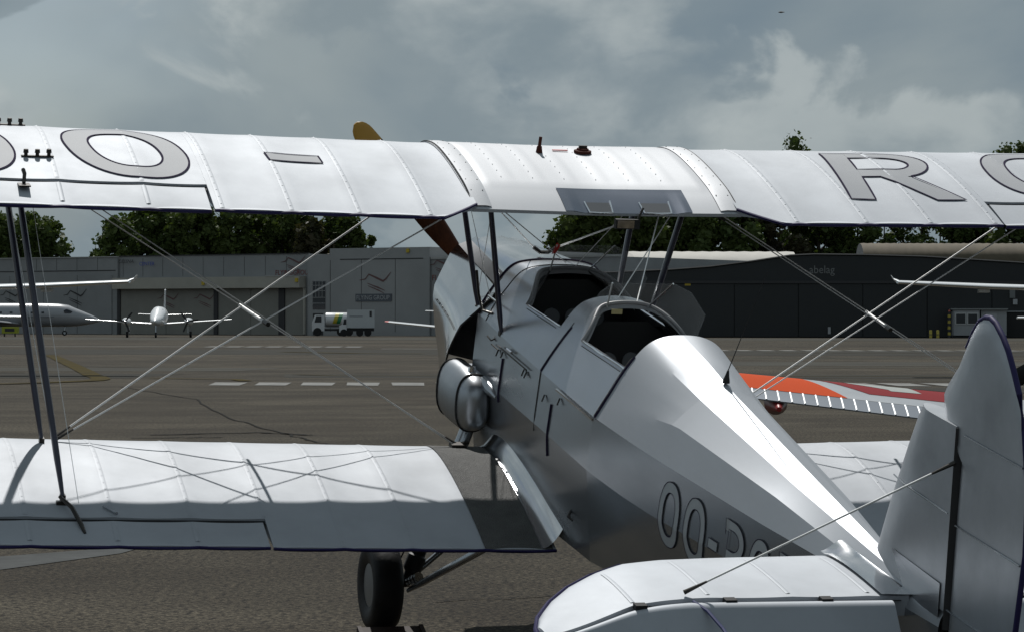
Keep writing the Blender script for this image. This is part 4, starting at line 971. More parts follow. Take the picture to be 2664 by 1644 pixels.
HK = mat('dark_joint', (.03, .03, .032), .7)
LRED = mat('sign_red', (.115, .055, .055), .6); LRED2 = mat('sign_dark_red', (.17, .035, .03), .6); LBLK = mat('sign_black', (.018, .018, .02), .6); LBLU = mat('sign_blue', (.03, .06, .34), .6)
LGRY = mat('sign_pale_letters', (.34, .35, .36), .6); LPAN = mat('sign_slate', (.075, .085, .10), .6); LYEL = mat('lamp_yellow', (.45, .33, .02), .5)
ROOFG = mat('roof_edge', (.34, .34, .33), .5)
F1 = Face((-58, 335), (-8.35, 300))
hg = empty('hangar', F1.p(0, 0)); tag(hg, 'long low grey hangar with FLYING GROUP signs, left half of the background', 'hangar')
hg.location = (0, 0, 0)
def wallbox(u0, u1, z1, dep, d0=0.0, mt_=HW, nm='wall'): return F1.made(nm, mt_, hg, u0, u1, 0, z1, d0, -dep)
wallbox(-30, 17.9, 8.45, 30); wallbox(17.95, 44.75, 8.5, 30, -.25); wallbox(44.8, 47.8, 8.4, 28, .05, HW2); wallbox(47.85, 60.8, 9.0, 32, .12, HW2); wallbox(60.85, 84, 7.75, 30, -.1)
F1.made('roof_trim', ROOFG, hg, 60.9, 84, 7.76, 7.98, .06, -.3)
F1.made('cladding_joint', HK, hg, -30, 17.6, 6.95, 7.05, .03, .0)
F1.made('cladding_joint', HK, hg, 49.2, 60.0, 7.80, 7.90, .15, .12)
for u in (47.9, 52.0, 56.4): F1.made('cladding_joint', HK, hg, u, u + .05, .4, 7.8, .135, .12)
for u in [18.5 + 2.9 * i for i in range(9)] + [62.5 + 2.8 * i for i in range(7)]: F1.made('cladding_joint', HK, hg, u, u + .04, 6.3 if u < 45 else .3, 8.3 if u < 45 else 7.6, -.235 if u < 45 else -.085, -.26 if u < 45 else -.11)
for u in [-13 + 3.1 * i for i in range(10)]: F1.made('cladding_joint', HK, hg, u, u + .04, 7.1, 8.4, .015, -.01)
F1.made('gutter', ROOFG, hg, -30, 17.9, 8.45, 8.55, .12, -.2)
F1.made('gutter', HK, hg, 17.95, 44.7, 8.5, 8.6, -.15, -.5)
for i in range(6): F1.made('door_leaf', HW, hg, -14 + i * 5.2, -14 + i * 5.2 + 5.12, .05, 6.5, .10, .0)
F1.made('canopy_fascia', HT, hg, 17.9, 44.4, 4.95, 6.15, .9, -.24)
F1.made('fascia_cap', ROOFG, hg, 39.8, 43.6, 6.15, 6.24, .95, .2)
for u0, u1 in ((18.4, 25.0), (25.06, 31.9), (32.5, 37.0), (37.06, 40.9), (41.75, 44.2)): F1.made('door_leaf', HD, hg, u0, u1, .05, 4.94, .0, -.2)
for u0, u1 in ((31.92, 32.48), (40.92, 41.73), (17.95, 18.38)): F1.made('door_post', HK, hg, u0, u1, .02, 4.94, .12, -.2)
F1.made('drain_pipe', HT, hg, 44.42, 44.62, .1, 4.9, .3, .06)
# stair window
wn = F1.made('window', WGLASS, hg, 45.55, 47.2, 2.7, 5.6, .10, .05)
for u in (45.95, 46.38, 46.8): F1.made('mullion', HW2, wn, u, u + .06, 3.9, 5.6, .13, .10)
for z in (3.3, 3.9, 4.6, 5.15): F1.made('mullion', HW2, wn, 45.55, 47.2, z, z + .06, .14, .10)
F1.made('door', HK, hg, 45.6, 46.9, .05, 2.3, .12, .05)
# signs
def wing_logo(u, z, k, mt_, d):
    F1.stroke('logo', [(u - 1.9 * k, z + .18 * k), (u - 1.2 * k, z + .28 * k), (u - .75 * k, z + .75 * k), (u + .2 * k, z + .40 * k), (u + 1.0 * k, z + .08 * k), (u + 1.35 * k, z + .28 * k), (u + 2.0 * k, z + .95 * k)], [.04 * k, .12 * k, .13 * k, .20 * k, .20 * k, .15 * k, .05 * k], mt_, hg, d)
    F1.stroke('logo', [(u - .95 * k, z - .12 * k), (u + .4 * k, z - .55 * k), (u + 1.25 * k, z - .85 * k)], [.05 * k, .14 * k, .05 * k], mt_, hg, d)
    F1.stroke('logo', [(u - .85 * k, z - .38 * k), (u + .4 * k, z - .80 * k), (u + 1.15 * k, z - 1.12 * k)], [.05 * k, .12 * k, .04 * k], mt_, hg, d)
wing_logo(53.8, 5.5, 1.05, LRED, .16); wing_logo(62.3, 7.0, .85, LRED, .03); wing_logo(42.6, 7.5, .85, LRED, -.2)
wing_logo(1.6, 4.2, .85, LBLK, .14); wing_logo(11.6, 4.15, .9, LBLK, .14); wing_logo(25.3, 3.75, .8, LRED, .04); wing_logo(30.5, 3.75, .8, LRED, .04)
F1.made('sign_board', LPAN, hg, 51.3, 56.0, 3.5, 4.28, .2, .12)
F1.text('sign_lettering', 'FLYING GROUP', 51.42, 3.68, .66, LGRY, hg, .22, 0, .94)
F1.text('sign_lettering', 'FLYING GROUP', 60.95, 5.62, .78, LRED2, hg, -.06)
F1.text('sign_lettering', 'FLYINGGROUP', 40.2, 6.32, .74, LRED2, hg, -.2, 0, .98)
F1.text('sign_lettering', 'CESSNA', 17.98, 7.80, .52, LBLK, hg, .0, .25, 1.22)
F1.text('sign_lettering', 'CENTER', 21.1, 7.50, .55, LBLU, hg, .0, .0, 1.1)
for u, z, d in ((57.9, 8.45, .15), (43.9, 5.55, .93), (31.0, 5.3, .93)): F1.made('wall_lamp', LYEL, hg, u, u + .35, z, z + .4, d + .12, d - .02)

# dark hangar on the right
DK = mat('dark_blue_hangar', (.0085, .0115, .0135), .55, var=.2, vscale=.3); DK2 = mat('dark_hangar_door', (.007, .0098, .0115), .5, var=.2, vscale=.3)
F2 = Face((4, 279), (64, 275))
dh = empty('hangar'); tag(dh, 'dark blue curved-roof hangar with abelag lettering, right half of the background', 'hangar')
U0 = lambda lat: lat - 4.0
prof = [(4, 5.2), (8, 6.0), (15, 6.32), (18.7, 6.6), (22.6, 7.1), (26.2, 7.65), (28.4, 7.75), (33, 7.7), (38.5, 7.55), (48, 6.95), (56, 6.2), (64, 5.2)]
q = MB(); n = len(prof)
fr_ = [F2.p(U0(a), z, 0) for a, z in prof] + [F2.p(U0(a), z, -45) for a, z in prof]; g0 = [F2.p(U0(a), 0, 0) for a, z in prof]
q.add(fr_ + g0, [(i, i + 1, n + i + 1, n + i) for i in range(n - 1)] + [(2 * n + i, 2 * n + i + 1, i + 1, i) for i in range(n - 1)])
q.add([F2.p(0, 0, 0), F2.p(0, 5.2, 0), F2.p(0, 5.2, -45), F2.p(0, 0, -45)], [(0, 1, 2, 3)]); q.add([F2.p(60, 0, 0), F2.p(60, 5.2, 0), F2.p(60, 5.2, -45), F2.p(60, 0, -45)], [(0, 1, 2, 3)])
q.build('wall', DK, dh)
q = MB(); q.tube([F2.p(U0(a), z + .03, .1) for a, z in prof], .09, 4); q.build('roof_edge', mat('dark_roof_edge', (.025, .028, .03), .8), dh)
for i in range(8): F2.made('door_leaf', DK2, dh, U0(9 + i * 6.0), U0(9 + i * 6.0) + 5.9, .1, 5.0, .14 + .04 * (i % 2), 0)
F2.made('door_rail', HK, dh, U0(7), U0(59), 5.05, 5.3, .3, 0)
F2.text('sign_lettering', 'abelag', U0(27.95), 6.0, 1.05, mat('sign_dim_grey', (.16, .165, .165), .6), dh, .05, 0, .92)
F2.made('yellow_plate', LYEL, dh, U0(16.3), U0(16.85), 4.85, 5.3, .2, 0)
F2.made('roller_door', mat('black_opening', (.01, .01, .011), .7), dh, U0(46.2), U0(51), .05, 2.4, .2, .0)
F2.made('pale_plate', LGRY, dh, U0(46.2), U0(48.8), 2.42, 2.5, .3, .1)
F2.made('wall_light', LGRY, dh, U0(46.9), U0(47.3), 3.1, 3.6, .4, .1)
F2.made('wall_pipe', mat('pipe_grey', (.14, .15, .15), .5), dh, U0(46.6), U0(47.1), 3.7, 4.6, .3, .1)
F2.made('meter_box', LGRY, dh, U0(29.7), U0(29.95), .35, 1.0, .4, .2)

# site cabin, posts, striped pole by the dark hangar
CABW = mat('cabin_white', (.30, .31, .32), .5, var=.1, vscale=.6)
cb_ = empty('site_cabin'); tag(cb_, 'small grey-white site cabin with two windows in front of the dark hangar', 'cabin')
F2.made('wall', CABW, cb_, U0(41.2), U0(43.6), .25, 2.55, 2.6, .4); F2.made('wall', CABW, cb_, U0(43.75), U0(46.1), .25, 2.6, 2.4, .4)
F2.made('roof', mat('cabin_roof', (.2, .21, .21), .6), cb_, U0(41.0), U0(46.2), 2.6, 2.72, 2.75, .35)
for a in (41.35, 42.45):
    f_ = F2.made('window', mat('cabin_frame', (.45, .46, .46), .5), cb_, U0(a), U0(a + 1.02), 1.25, 2.32, 2.66, 2.6); F2.made('pane', WGLASS, f_, U0(a + .09), U0(a + .93), 1.34, 2.23, 2.68, 2.665)
F2.made('door', mat('cabin_door', (.36, .37, .38), .5), cb_, U0(44.2), U0(45.2), .3, 2.3, 2.46, 2.4)
F2.made('skid', HK, cb_, U0(41.2), U0(46.1), .02, .24, 2.3, .5)
YP = mat('bollard_yellow', (.42, .34, .05), .6, var=.25, vscale=3)
for a, nm in ((38.85, 'left of the pair of short yellow bollards in front of the dark hangar'), (39.5, 'right of the pair of short yellow bollards in front of the dark hangar')):
    b_ = empty('bollard', F2.p(U0(a), 0, 6)); tag(b_, nm, 'bollard', 'yellow bollards')
    q = MB(); q.tube([(0, 0, 0), (0, 0, .68), (0, 0, .74)], [.13, .13, .09], 12); q.build('post', YP, b_, 40)
    q = MB(); q.tube([(0, 0, .28), (0, 0, .36)], .137, 12); q.build('band', mat('bollard_band', (.12, .11, .05), .6), b_, 40)
for a, dd, lb in ((40.75, 3.2, 'tall black and yellow striped guard pole beside the site cabin'), (47.9, 3.2, 'black and yellow striped guard pole at the far right edge')):
    sp = empty('striped_pole', F2.p(U0(a), 0, dd)); tag(sp, lb, 'pole', 'striped guard poles')
    for i in range(9):
        q = MB(); q.tube([(0, 0, i * .27), (0, 0, i * .27 + .268)], .14, 10); q.build('stripe', YP if i % 2 else LBLK, sp, 40)
    q = MB(); q.tube([(0, 0, 2.43), (0, 0, 2.6)], [.13, .05], 10); q.build('pole_cap', mat('cap_red', (.3, .06, .04), .6), sp, 40)

# barrel roofed sheds behind the dark hangar
def shed(name, lat0, lat1, dep, zc_, r_, mt_, wallm, label, zw, ribs=0):
    e = empty(name); tag(e, label, 'shed')
    n = 16; A = [(r_ * cos(pi - pi * i / n), r_ * .55 * sin(pi * i / n)) for i in range(n + 1)]
    q = MB(); nl = max(2, ribs)
    rows = [[site(lat0 + (lat1 - lat0) * k / nl, dep + a, zc_ + b + (.05 if ribs and k % 2 else 0)) for a, b in A] for k in range(nl + 1)]
    q.grid(rows); q.build('roof', mt_, e, 30)
    q = MB()
    q.add([site(lat0, dep + a, zc_ + b) for a, b in A] , [tuple(range(n + 1))]); q.build('gable', wallm, e)
    q = MB(); q.add([site(l, dep - r_, z) for l, z in ((lat0, 0), (lat1, 0), (lat1, zc_), (lat0, zc_))], [(0, 1, 2, 3)]); q.add([site(lat0, dep + d_, z) for d_, z in ((-r_, 0), (r_, 0), (r_, zc_), (-r_, zc_))], [(0, 1, 2, 3)]); q.build('wall', wallm, e)
    return e
shed('barrel_shed', 12.6, 31, 326, 6.4, 5.0, mat('white_sheet_roof', (.40, .385, .35), .7, var=.15, vscale=.4), mat('shed_grey', (.12, .125, .13), .7), 'shed with a white sunlit barrel roof behind the dark hangar', 6.1, 24)
shed('barrel_shed', 38.6, 90, 328, 8.05, 3.8, mat('brown_corrugated_roof', (.105, .084, .054), .85, var=.3, vscale=.5), mat('shed_grey2', (.13, .14, .15), .7), 'shed with a brown corrugated barrel roof behind the dark hangar', 8.0, 120)

# ================================================================== trees
BARK = mat('bark', (.03, .024, .018), .9)
LEAF = [mat('leaf_dark', (.045, .070, .020), .6, var=.5, vscale=.35, col2=(.075, .098, .028)), mat('leaf_mid', (.070, .092, .024), .6, var=.5, vscale=.35, col2=(.040, .060, .018)), mat('leaf_brown', (.05, .04, .022), .6, var=.5, vscale=.4, col2=(.03, .035, .016))]
for M_ in LEAF:
    t_ = M_.node_tree; b_ = t_.nodes['Principled BSDF']; o_ = t_.nodes['Material Output']; tr_ = t_.nodes.new('ShaderNodeBsdfTranslucent'); mx_ = t_.nodes.new('ShaderNodeMixShader'); mx_.inputs[0].default_value = .15
    cs_n = b_.inputs['Base Color'].links[0].from_socket; hs = t_.nodes.new('ShaderNodeMixRGB'); hs.blend_type = 'MULTIPLY'; hs.inputs[0].default_value = 1; hs.inputs[2].default_value = (1.5, 1.7, .7, 1); t_.links.new(cs_n, hs.inputs[1]); t_.links.new(hs.outputs[0], tr_.inputs['Color'])
    b_.inputs['Specular IOR Level'].default_value = .15
    t_.links.new(b_.outputs[0], mx_.inputs[1]); t_.links.new(tr_.outputs[0], mx_.inputs[2]); t_.links.new(mx_.outputs[0], o_.inputs['Surface'])
def tree(lat, dep, h, rad, label, li=0, n=3200, base=.18, poplar=False, seed=0):
    rnd = random.Random(seed); t = empty('tree', site(lat, dep)); tag(t, label, 'tree', 'trees behind the hangars')
    q = MB(); q.tube([(0, 0, 0), (.1, 0, h * .3), (0, .1, h * .6), (.05, 0, h * .92)], [rad * .085 + .1, rad * .07 + .07, rad * .045 + .05, .04], 8)
    tips = []
    for i in range(9):
        a = rnd.uniform(0, 2 * pi); z0 = h * rnd.uniform(base + .1, .6); L_ = rad * rnd.uniform(.5, .85)
        e = Vector((cos(a) * L_, sin(a) * L_, z0 + L_ * (1.6 if poplar else .6))); q.tube([(0, 0, z0), tuple(e * .5 + Vector((0, 0, z0 * .5 - .1))), tuple(e)], [.16, .1, .03], 5)
    q.build('trunk', BARK, t, 60)
    # leaf clumps
    blobs = []
    for i in range(60 if not poplar else 26):
        zf = rnd.random()
        if poplar: rr = rad * (.35 + .75 * sin(pi * min(1, zf * .9 + .08))) * sqrt(rnd.random()); z = h * (base + (1.0 - base) * zf)
        else:
            prof_ = sin(pi * (0.14 + .80 * zf)) ** .6; rr = rad * prof_ * sqrt(rnd.random()) * .86; z = h * (base + (.97 - base) * zf)
        a = rnd.uniform(0, 2 * pi); blobs.append((Vector((rr * cos(a), rr * sin(a), z)), rad * (rnd.uniform(.5, .85) if poplar else rnd.uniform(.20, .36))))
    q = MB(); V = []; Fc = []
    for i in range(n):
        c, r0 = blobs[rnd.randrange(len(blobs))]
        d_ = Vector((rnd.gauss(0, 1), rnd.gauss(0, 1), rnd.gauss(0, 1))).normalized(); p = c + d_ * r0 * (rnd.random() ** .35) * (Vector((1, 1, 1.5 if poplar else .8)).length / 1.73)
        sz = rnd.uniform(.20, .52) * (.7 if poplar else 1); e1 = Vector((rnd.gauss(0, 1), rnd.gauss(0, 1), rnd.gauss(0, .7))).normalized(); e2 = e1.cross(Vector((rnd.gauss(0, 1), rnd.gauss(0, 1), rnd.gauss(0, 1)))).normalized()
        o = len(V); V += [p + e1 * sz, p + e2 * sz * .6, p - e1 * sz * .8, p - e2 * sz * .6]; Fc.append((o, o + 1, o + 2, o + 3))
    for c, r0 in blobs:          # dense twiggy heart of each clump
        o = len(V); k6 = 7; r1_ = r0 * .62
        for a_ in range(4):
            for b_ in range(k6):
                th_ = pi * (a_ + .5) / 4; ph_ = 2 * pi * b_ / k6; V.append(c + Vector((sin(th_) * cos(ph_), sin(th_) * sin(ph_), cos(th_))) * r1_ * rnd.uniform(.7, 1.15))
        for a_ in range(3):
            for b_ in range(k6): Fc.append((o + a_ * k6 + b_, o + a_ * k6 + (b_ + 1) % k6, o + (a_ + 1) * k6 + (b_ + 1) % k6, o + (a_ + 1) * k6 + b_))
    me = bpy.data.meshes.new('crown'); me.from_pydata([tuple(v) for v in V], [], Fc); me.materials.append(LEAF[li]); o = bpy.data.objects.new('crown', me); COL.objects.link(o); o.parent = t
TR = [  # metres right, metres ahead, height, crown radius
 (-66.4, 380, 14.9, 5.2, 'round dark tree at the left edge behind the grey hangar', 0), (-61.8, 384, 15.0, 4.6, 'dark tree second from the left behind the grey hangar', 0),
 (-50.0, 372, 14.3, 3.6, 'small round tree at the left end of the main tree row', 0), (-46.6, 378, 16.3, 5.2, 'broad dark tree, left end of the main row behind the grey hangar', 0),
 (-40.5, 376, 16.4, 5.2, 'dark green tree above the white twin engined aeroplane', 1), (-35.2, 380, 16.8, 5.4, 'green tree above the right end of the hangar canopy', 1), (-29.4, 378, 16.8, 5.4, 'tall green tree left of the tall grey hangar block', 1),
 (-25.0, 372, 14.2, 3.4, 'brownish tree just left of the tall grey hangar block', 2), (-22.6, 380, 16.6, 4.2, 'tree at the right end of the main row, over the tall grey block', 1), (-20.5, 430, 14.3, 1.2, 'tiny far treetop over the grey hangar roof', 0),
 (9.1, 352, 16.0, 5.0, 'ragged green tree seen through the windscreens', 1), (14.3, 356, 17.3, 5.4, 'large green tree behind the right cabane struts', 1), (20.4, 358, 17.4, 5.6, 'dark tree behind the white barrel roof', 0),
 (26.6, 360, 17.7, 5.4, 'dark tree above the point of the white barrel roof', 0), (31.9, 362, 17.3, 5.0, 'dark brown tree left of the abelag letters', 2), (37.8, 364, 17.4, 4.6, 'dark tree above the abelag letters', 0), (42.8, 366, 15.9, 3.6, 'dark tree at the left end of the brown barrel roof', 0),
 (56.6, 366, 16.6, 4.4, 'dark tree above the brown barrel roof near the right edge', 0), (62.0, 364, 17.2, 5.2, 'dark tree at the far right edge', 0), (67.6, 364, 17.2, 5, 'dark tree just beyond the right edge', 0)]
for i, (lat_t, dep, h_, r_, lb, li) in enumerate(TR):
    tree(lat_t, dep, h_, r_ * 1.05, lb, li, 11000 if r_ > 4 else 5000, .16, False, 40 + i)
for i, (lat_t, dep, h_, r_, lb) in enumerate([(37.0, 400, 24.9, .9, 'slim poplar top showing above the upper wing, left of a pair'), (38.4, 402, 26.3, 1.7, 'tall poplar whose top shows above the upper wing near the letter R'), (66.5, 400, 24.6, 1.5, 'poplar top just above the upper wing near the right edge'), (69.6, 402, 25.3, 1.4, 'poplar top at the right edge above the upper wing'),
   (45.6, 380, 19.6, 1.1, 'first thin poplar of the row over the brown barrel roof'), (47.9, 380, 19.6, 1.2, 'second thin poplar of the row over the brown barrel roof'), (50.5, 381, 19.9, 1.2, 'third thin poplar of the row over the brown barrel roof'), (52.7, 380, 19.6, 1.2, 'fourth thin poplar of the row over the brown barrel roof'), (55.4, 382, 19.9, 1.2, 'fifth thin poplar of the row over the brown barrel roof'), (57.1, 380, 19.6, 1.1, 'sixth thin poplar of the row over the brown barrel roof')]):
    tree(lat_t, dep, h_, r_, lb, 0, 2600, .10, True, 90 + i)

# ================================================================== other aircraft and vehicles
def lofted(q, stations_, n=20):
    q.loft([[Vector((x + rx * cos(2 * pi * k / n), y, zc_ + rz_ * sin(2 * pi * k / n))) for k in range(n)] for y, x, zc_, rx, rz_ in stations_]); return q
def flat_wing(q, root, tip, c0, c1, t0, t1, n=10):
    """tapered surface: root/tip leading edge points (local), chords run towards -Y"""
    def sec(p, c, t):
        p = Vector(p); u = []; l = []
        for i in range(n + 1):
            f = 1 - cos(pi * i / (2 * n)); yt = t * (1.48 * sqrt(f) - .63 * f - 1.758 * f * f + 1.42 * f ** 3 - .51 * f ** 4); u.append(p + Vector((0, -c * f, yt * 1.2))); l.append(p + Vector((0, -c * f, -yt * .8)))
        return list(reversed(u)) + l[1:]
    q.loft([sec(root, c0, t0), sec(tip, c1, t1)]); return q
def upright(q, base, tip, c0, c1, th=.12):
    """vertical fin: leading edge points, chords towards -Y"""
    base, tip = Vector(base), Vector(tip)
    q.loft([[p + Vector((sx * th * w_, -c * f, 0)) for f, sx, w_ in ((0, 0, 0), (.3, 1, .5), (1, 1, .08), (1, -1, .08), (.3, -1, .5))] for p, c in ((base, c0), (tip, c1))]); return q
def wheel(parent, loc, r=.2, wd=.12, yaw=0):
    w_ = empty('wheel'); w_.parent = parent; w_.location = loc
    q = MB(); q.tube([(-wd / 2, 0, 0), (-wd * .45, 0, 0), (wd * .45, 0, 0), (wd / 2, 0, 0)], [r * .8, r, r, r * .8], 20); q.build('tyre', TYRE, w_, 40)
    q = MB(); q.tube([(-wd * .54, 0, 0), (wd * .54, 0, 0)], r * .48, 14); q.build('rim', ALU_D, w_, 40)
def leg(parent, a, b, r=.05): q = MB(); q.tube([a, b], r, 8); q.build('gear_leg', ALU_D, parent, 40)

JETW = mat('jet_white', (.30, .31, .33), .3, var=.06, vscale=1)
# --- business jet, nose to the right, by the grey hangar
JY = VIEW_YAW - pi / 2 + .10
jet = empty('business_jet', site(-41.8, 300), (0, 0, JY)); tag(jet, 'white business jet with swept nose parked at the left edge', 'business jet')
q = MB(); lofted(q, [(0, 0, 1.48, .03, .03), (-.25, 0, 1.55, .22, .20), (-.8, 0, 1.62, .46, .42), (-1.6, 0, 1.72, .72, .66), (-2.5, 0, 1.84, .95, .90), (-3.2, 0, 1.98, 1.08, 1.08), (-4.2, 0, 2.05, 1.16, 1.16), (-6, 0, 2.07, 1.18, 1.18), (-13, 0, 2.07, 1.18, 1.18), (-16, 0, 2.25, .95, .95), (-19, 0, 2.6, .45, .5), (-20, 0, 2.7, .15, .2)], 28); q.build('fuselage', JETW, jet, 50)
q = MB()
ws2 = [(-2.75, 2.42), (-3.35, 2.66), (-3.65, 2.52), (-3.55, 2.25), (-2.95, 2.22)]
for sg in (-1, 1):
    q = MB(); q.add([(sg * sqrt(max(.01, 1.19 ** 2 - (z - 2.0) ** 2)) * (.86 if y > -3.1 else .97) + sg * .02, y, z) for y, z in ws2], [tuple(range(5))]); q.build('cockpit_window', WGLASS, jet)
    for i in range(6):
        y = -5.6 - i * 1.05; q = MB(); q.add([(sg * 1.19, y, 2.22), (sg * 1.19, y - .26, 2.22), (sg * 1.172, y - .26, 2.40), (sg * 1.172, y, 2.40)], [(0, 1, 2, 3)]); q.build('cabin_window', WGLASS, jet)
    q = MB(); q.tube([(sg * 1.2, -4.6, 1.85), (sg * 1.2, -13, 1.85)], .025, 4); q.build('cheat_line', LPAN, jet)
    q = MB(); flat_wing(q, (sg * .6, -8.0, 1.15), (sg * 9.2, -12.6, 1.75), 4.2, 1.3, .42, .12); q.build('wing', JETW, jet, 50)
    q = MB(); q.tube([(sg * 1.75, -13.4, 2.7), (sg * 1.75, -13.6, 2.7), (sg * 1.75, -16, 2.7), (sg * 1.75, -16.6, 2.7)], [.42, .52, .48, .3], 18); q.build('engine', JETW, jet, 40)
    q = MB(); flat_wing(q, (sg * .1, -17.6, 5.2), (sg * 3.2, -19, 5.2), 1.9, .9, .14, .08); q.build('stabiliser', JETW, jet, 50)
    wheel(jet, (sg * 1.5, -10.6, .32), .32, .3); leg(jet, (sg * 1.5, -10.6, .32), (sg * 1.4, -10.5, 1.1), .08)
q = MB(); upright(q, (0, -15.2, 2.9), (0, -17.6, 5.4), 3.4, 1.8, .22); q.build('fin', JETW, jet, 50)
wheel(jet, (0, -3.6, .26), .26, .25); leg(jet, (0, -3.6, .26), (0, -3.5, 1.0), .06)
q = MB(); q.tube([(-1.195, -4.6, 2.75), (-1.195, -4.62, 1.15)], .012, 4); q.build('door_seam', HK, jet)

# --- yellow ground power unit at the left edge
gp = empty('ground_power_unit', site(-47.2, 278), (0, 0, VIEW_YAW)); tag(gp, 'yellow ground power unit standing at the left edge of the apron', 'power unit')
q = MB(); q.box((0, 0, .62), (1.5, .9, .62)); bdy = q.build('body', mat('gpu_yellow', (.30, .33, .02), .5), gp)
q = MB(); q.box((0, -.46, .62), (.9, .03, .3)); q.build('grille', HK, gp)
for sx in (-.5, .5): wheel(gp, (sx, -.35, .16), .16, .1)

# --- twin engined propeller aeroplane facing the camera
tw = empty('twin_aeroplane', site(-31.7, 262), (0, 0, VIEW_YAW + pi + .02)); tag(tw, 'white twin engined propeller aeroplane facing the camera in front of the grey hangar', 'aeroplane')
q = MB(); lofted(q, [(0, 0, 1.45, .04, .04), (-.3, 0, 1.47, .25, .22), (-1.0, 0, 1.52, .45, .42), (-1.9, 0, 1.62, .60, .58), (-2.7, 0, 1.82, .70, .80), (-3.4, 0, 1.92, .72, .86), (-5.5, 0, 1.92, .70, .84), (-8, 0, 1.98, .42, .50), (-10.2, 0, 2.05, .12, .18)], 24); q.build('fuselage', WHITE, tw, 50)
for sg in (-1, 1):
    q = MB(); q.add([(sg * .04, -2.28, 2.12), (sg * .42, -2.42, 2.10), (sg * .48, -2.98, 2.52), (sg * .05, -2.85, 2.62)], [(0, 1, 2, 3)]); q.build('windscreen', WGLASS, tw)
    q = MB(); flat_wing(q, (sg * .5, -3.3, 1.20), (sg * 6.55, -3.5, 1.62), 1.9, 1.0, .22, .10); q.build('wing', WHITE, tw, 50)
    q = MB(); lofted(q, [(-1.75, sg * 2.78, 1.45, .2, .2), (-2.2, sg * 2.78, 1.45, .36, .33), (-3.4, sg * 2.78, 1.43, .36, .34), (-5.4, sg * 2.78, 1.45, .12, .12)], 16); q.build('engine_nacelle', WHITE, tw, 50)
    q = MB(); q.tube([(sg * 2.78, -1.75, 1.45), (sg * 2.78, -1.5, 1.45), (sg * 2.78, -1.32, 1.45)], [.16, .13, .02], 14); q.build('spinner', CHROME, tw, 50)
    for k_ in range(3):
        a = radians(52 + 120 * k_ if sg < 0 else 128 + 120 * k_); q = MB(); dvv = Vector((cos(a), 0, sin(a))); pv = Vector((-sin(a), 0, cos(a)))
        c0 = Vector((sg * 2.78, -1.60, 1.45)); q.loft([[c0 + dvv * r_ + pv * w_ * sx + Vector((0, .015 * sy, 0)) for sx, sy in ((-1, 0), (0, 1), (1, 0), (0, -1))] for r_, w_ in ((.1, .06), (.5, .085), (.9, .075), (1.02, .03))]); q.build('propeller_blade', BLACK, tw, 50)
    wheel(tw, (sg * 2.85, -3.9, .28), .28, .2); leg(tw, (sg * 2.85, -3.9, .28), (sg * 2.8, -3.8, 1.2), .06)
    q = MB(); q.box((sg * 2.62, -3.9, .72), (.05, .5, .55)); q.build('gear_door', WHITE, tw)
    q = MB(); flat_wing(q, (sg * .1, -9.0, 2.02), (sg * 2.45, -9.3, 2.12), 1.2, .7, .12, .07); q.build('stabiliser', WHITE, tw, 50)
q = MB(); upright(q, (0, -7.9, 2.3), (0, -9.4, 4.25), 2.3, .8, .14); q.build('fin', WHITE, tw, 50)
q = MB(); q.tube([(0, -9.55, 4.25), (0, -9.7, 4.34)], .07, 8); q.build('beacon', WHITE, tw)
wheel(tw, (.0, -1.1, .24), .24, .16); leg(tw, (0, -1.1, .24), (0, -1.2, 1.2), .05)

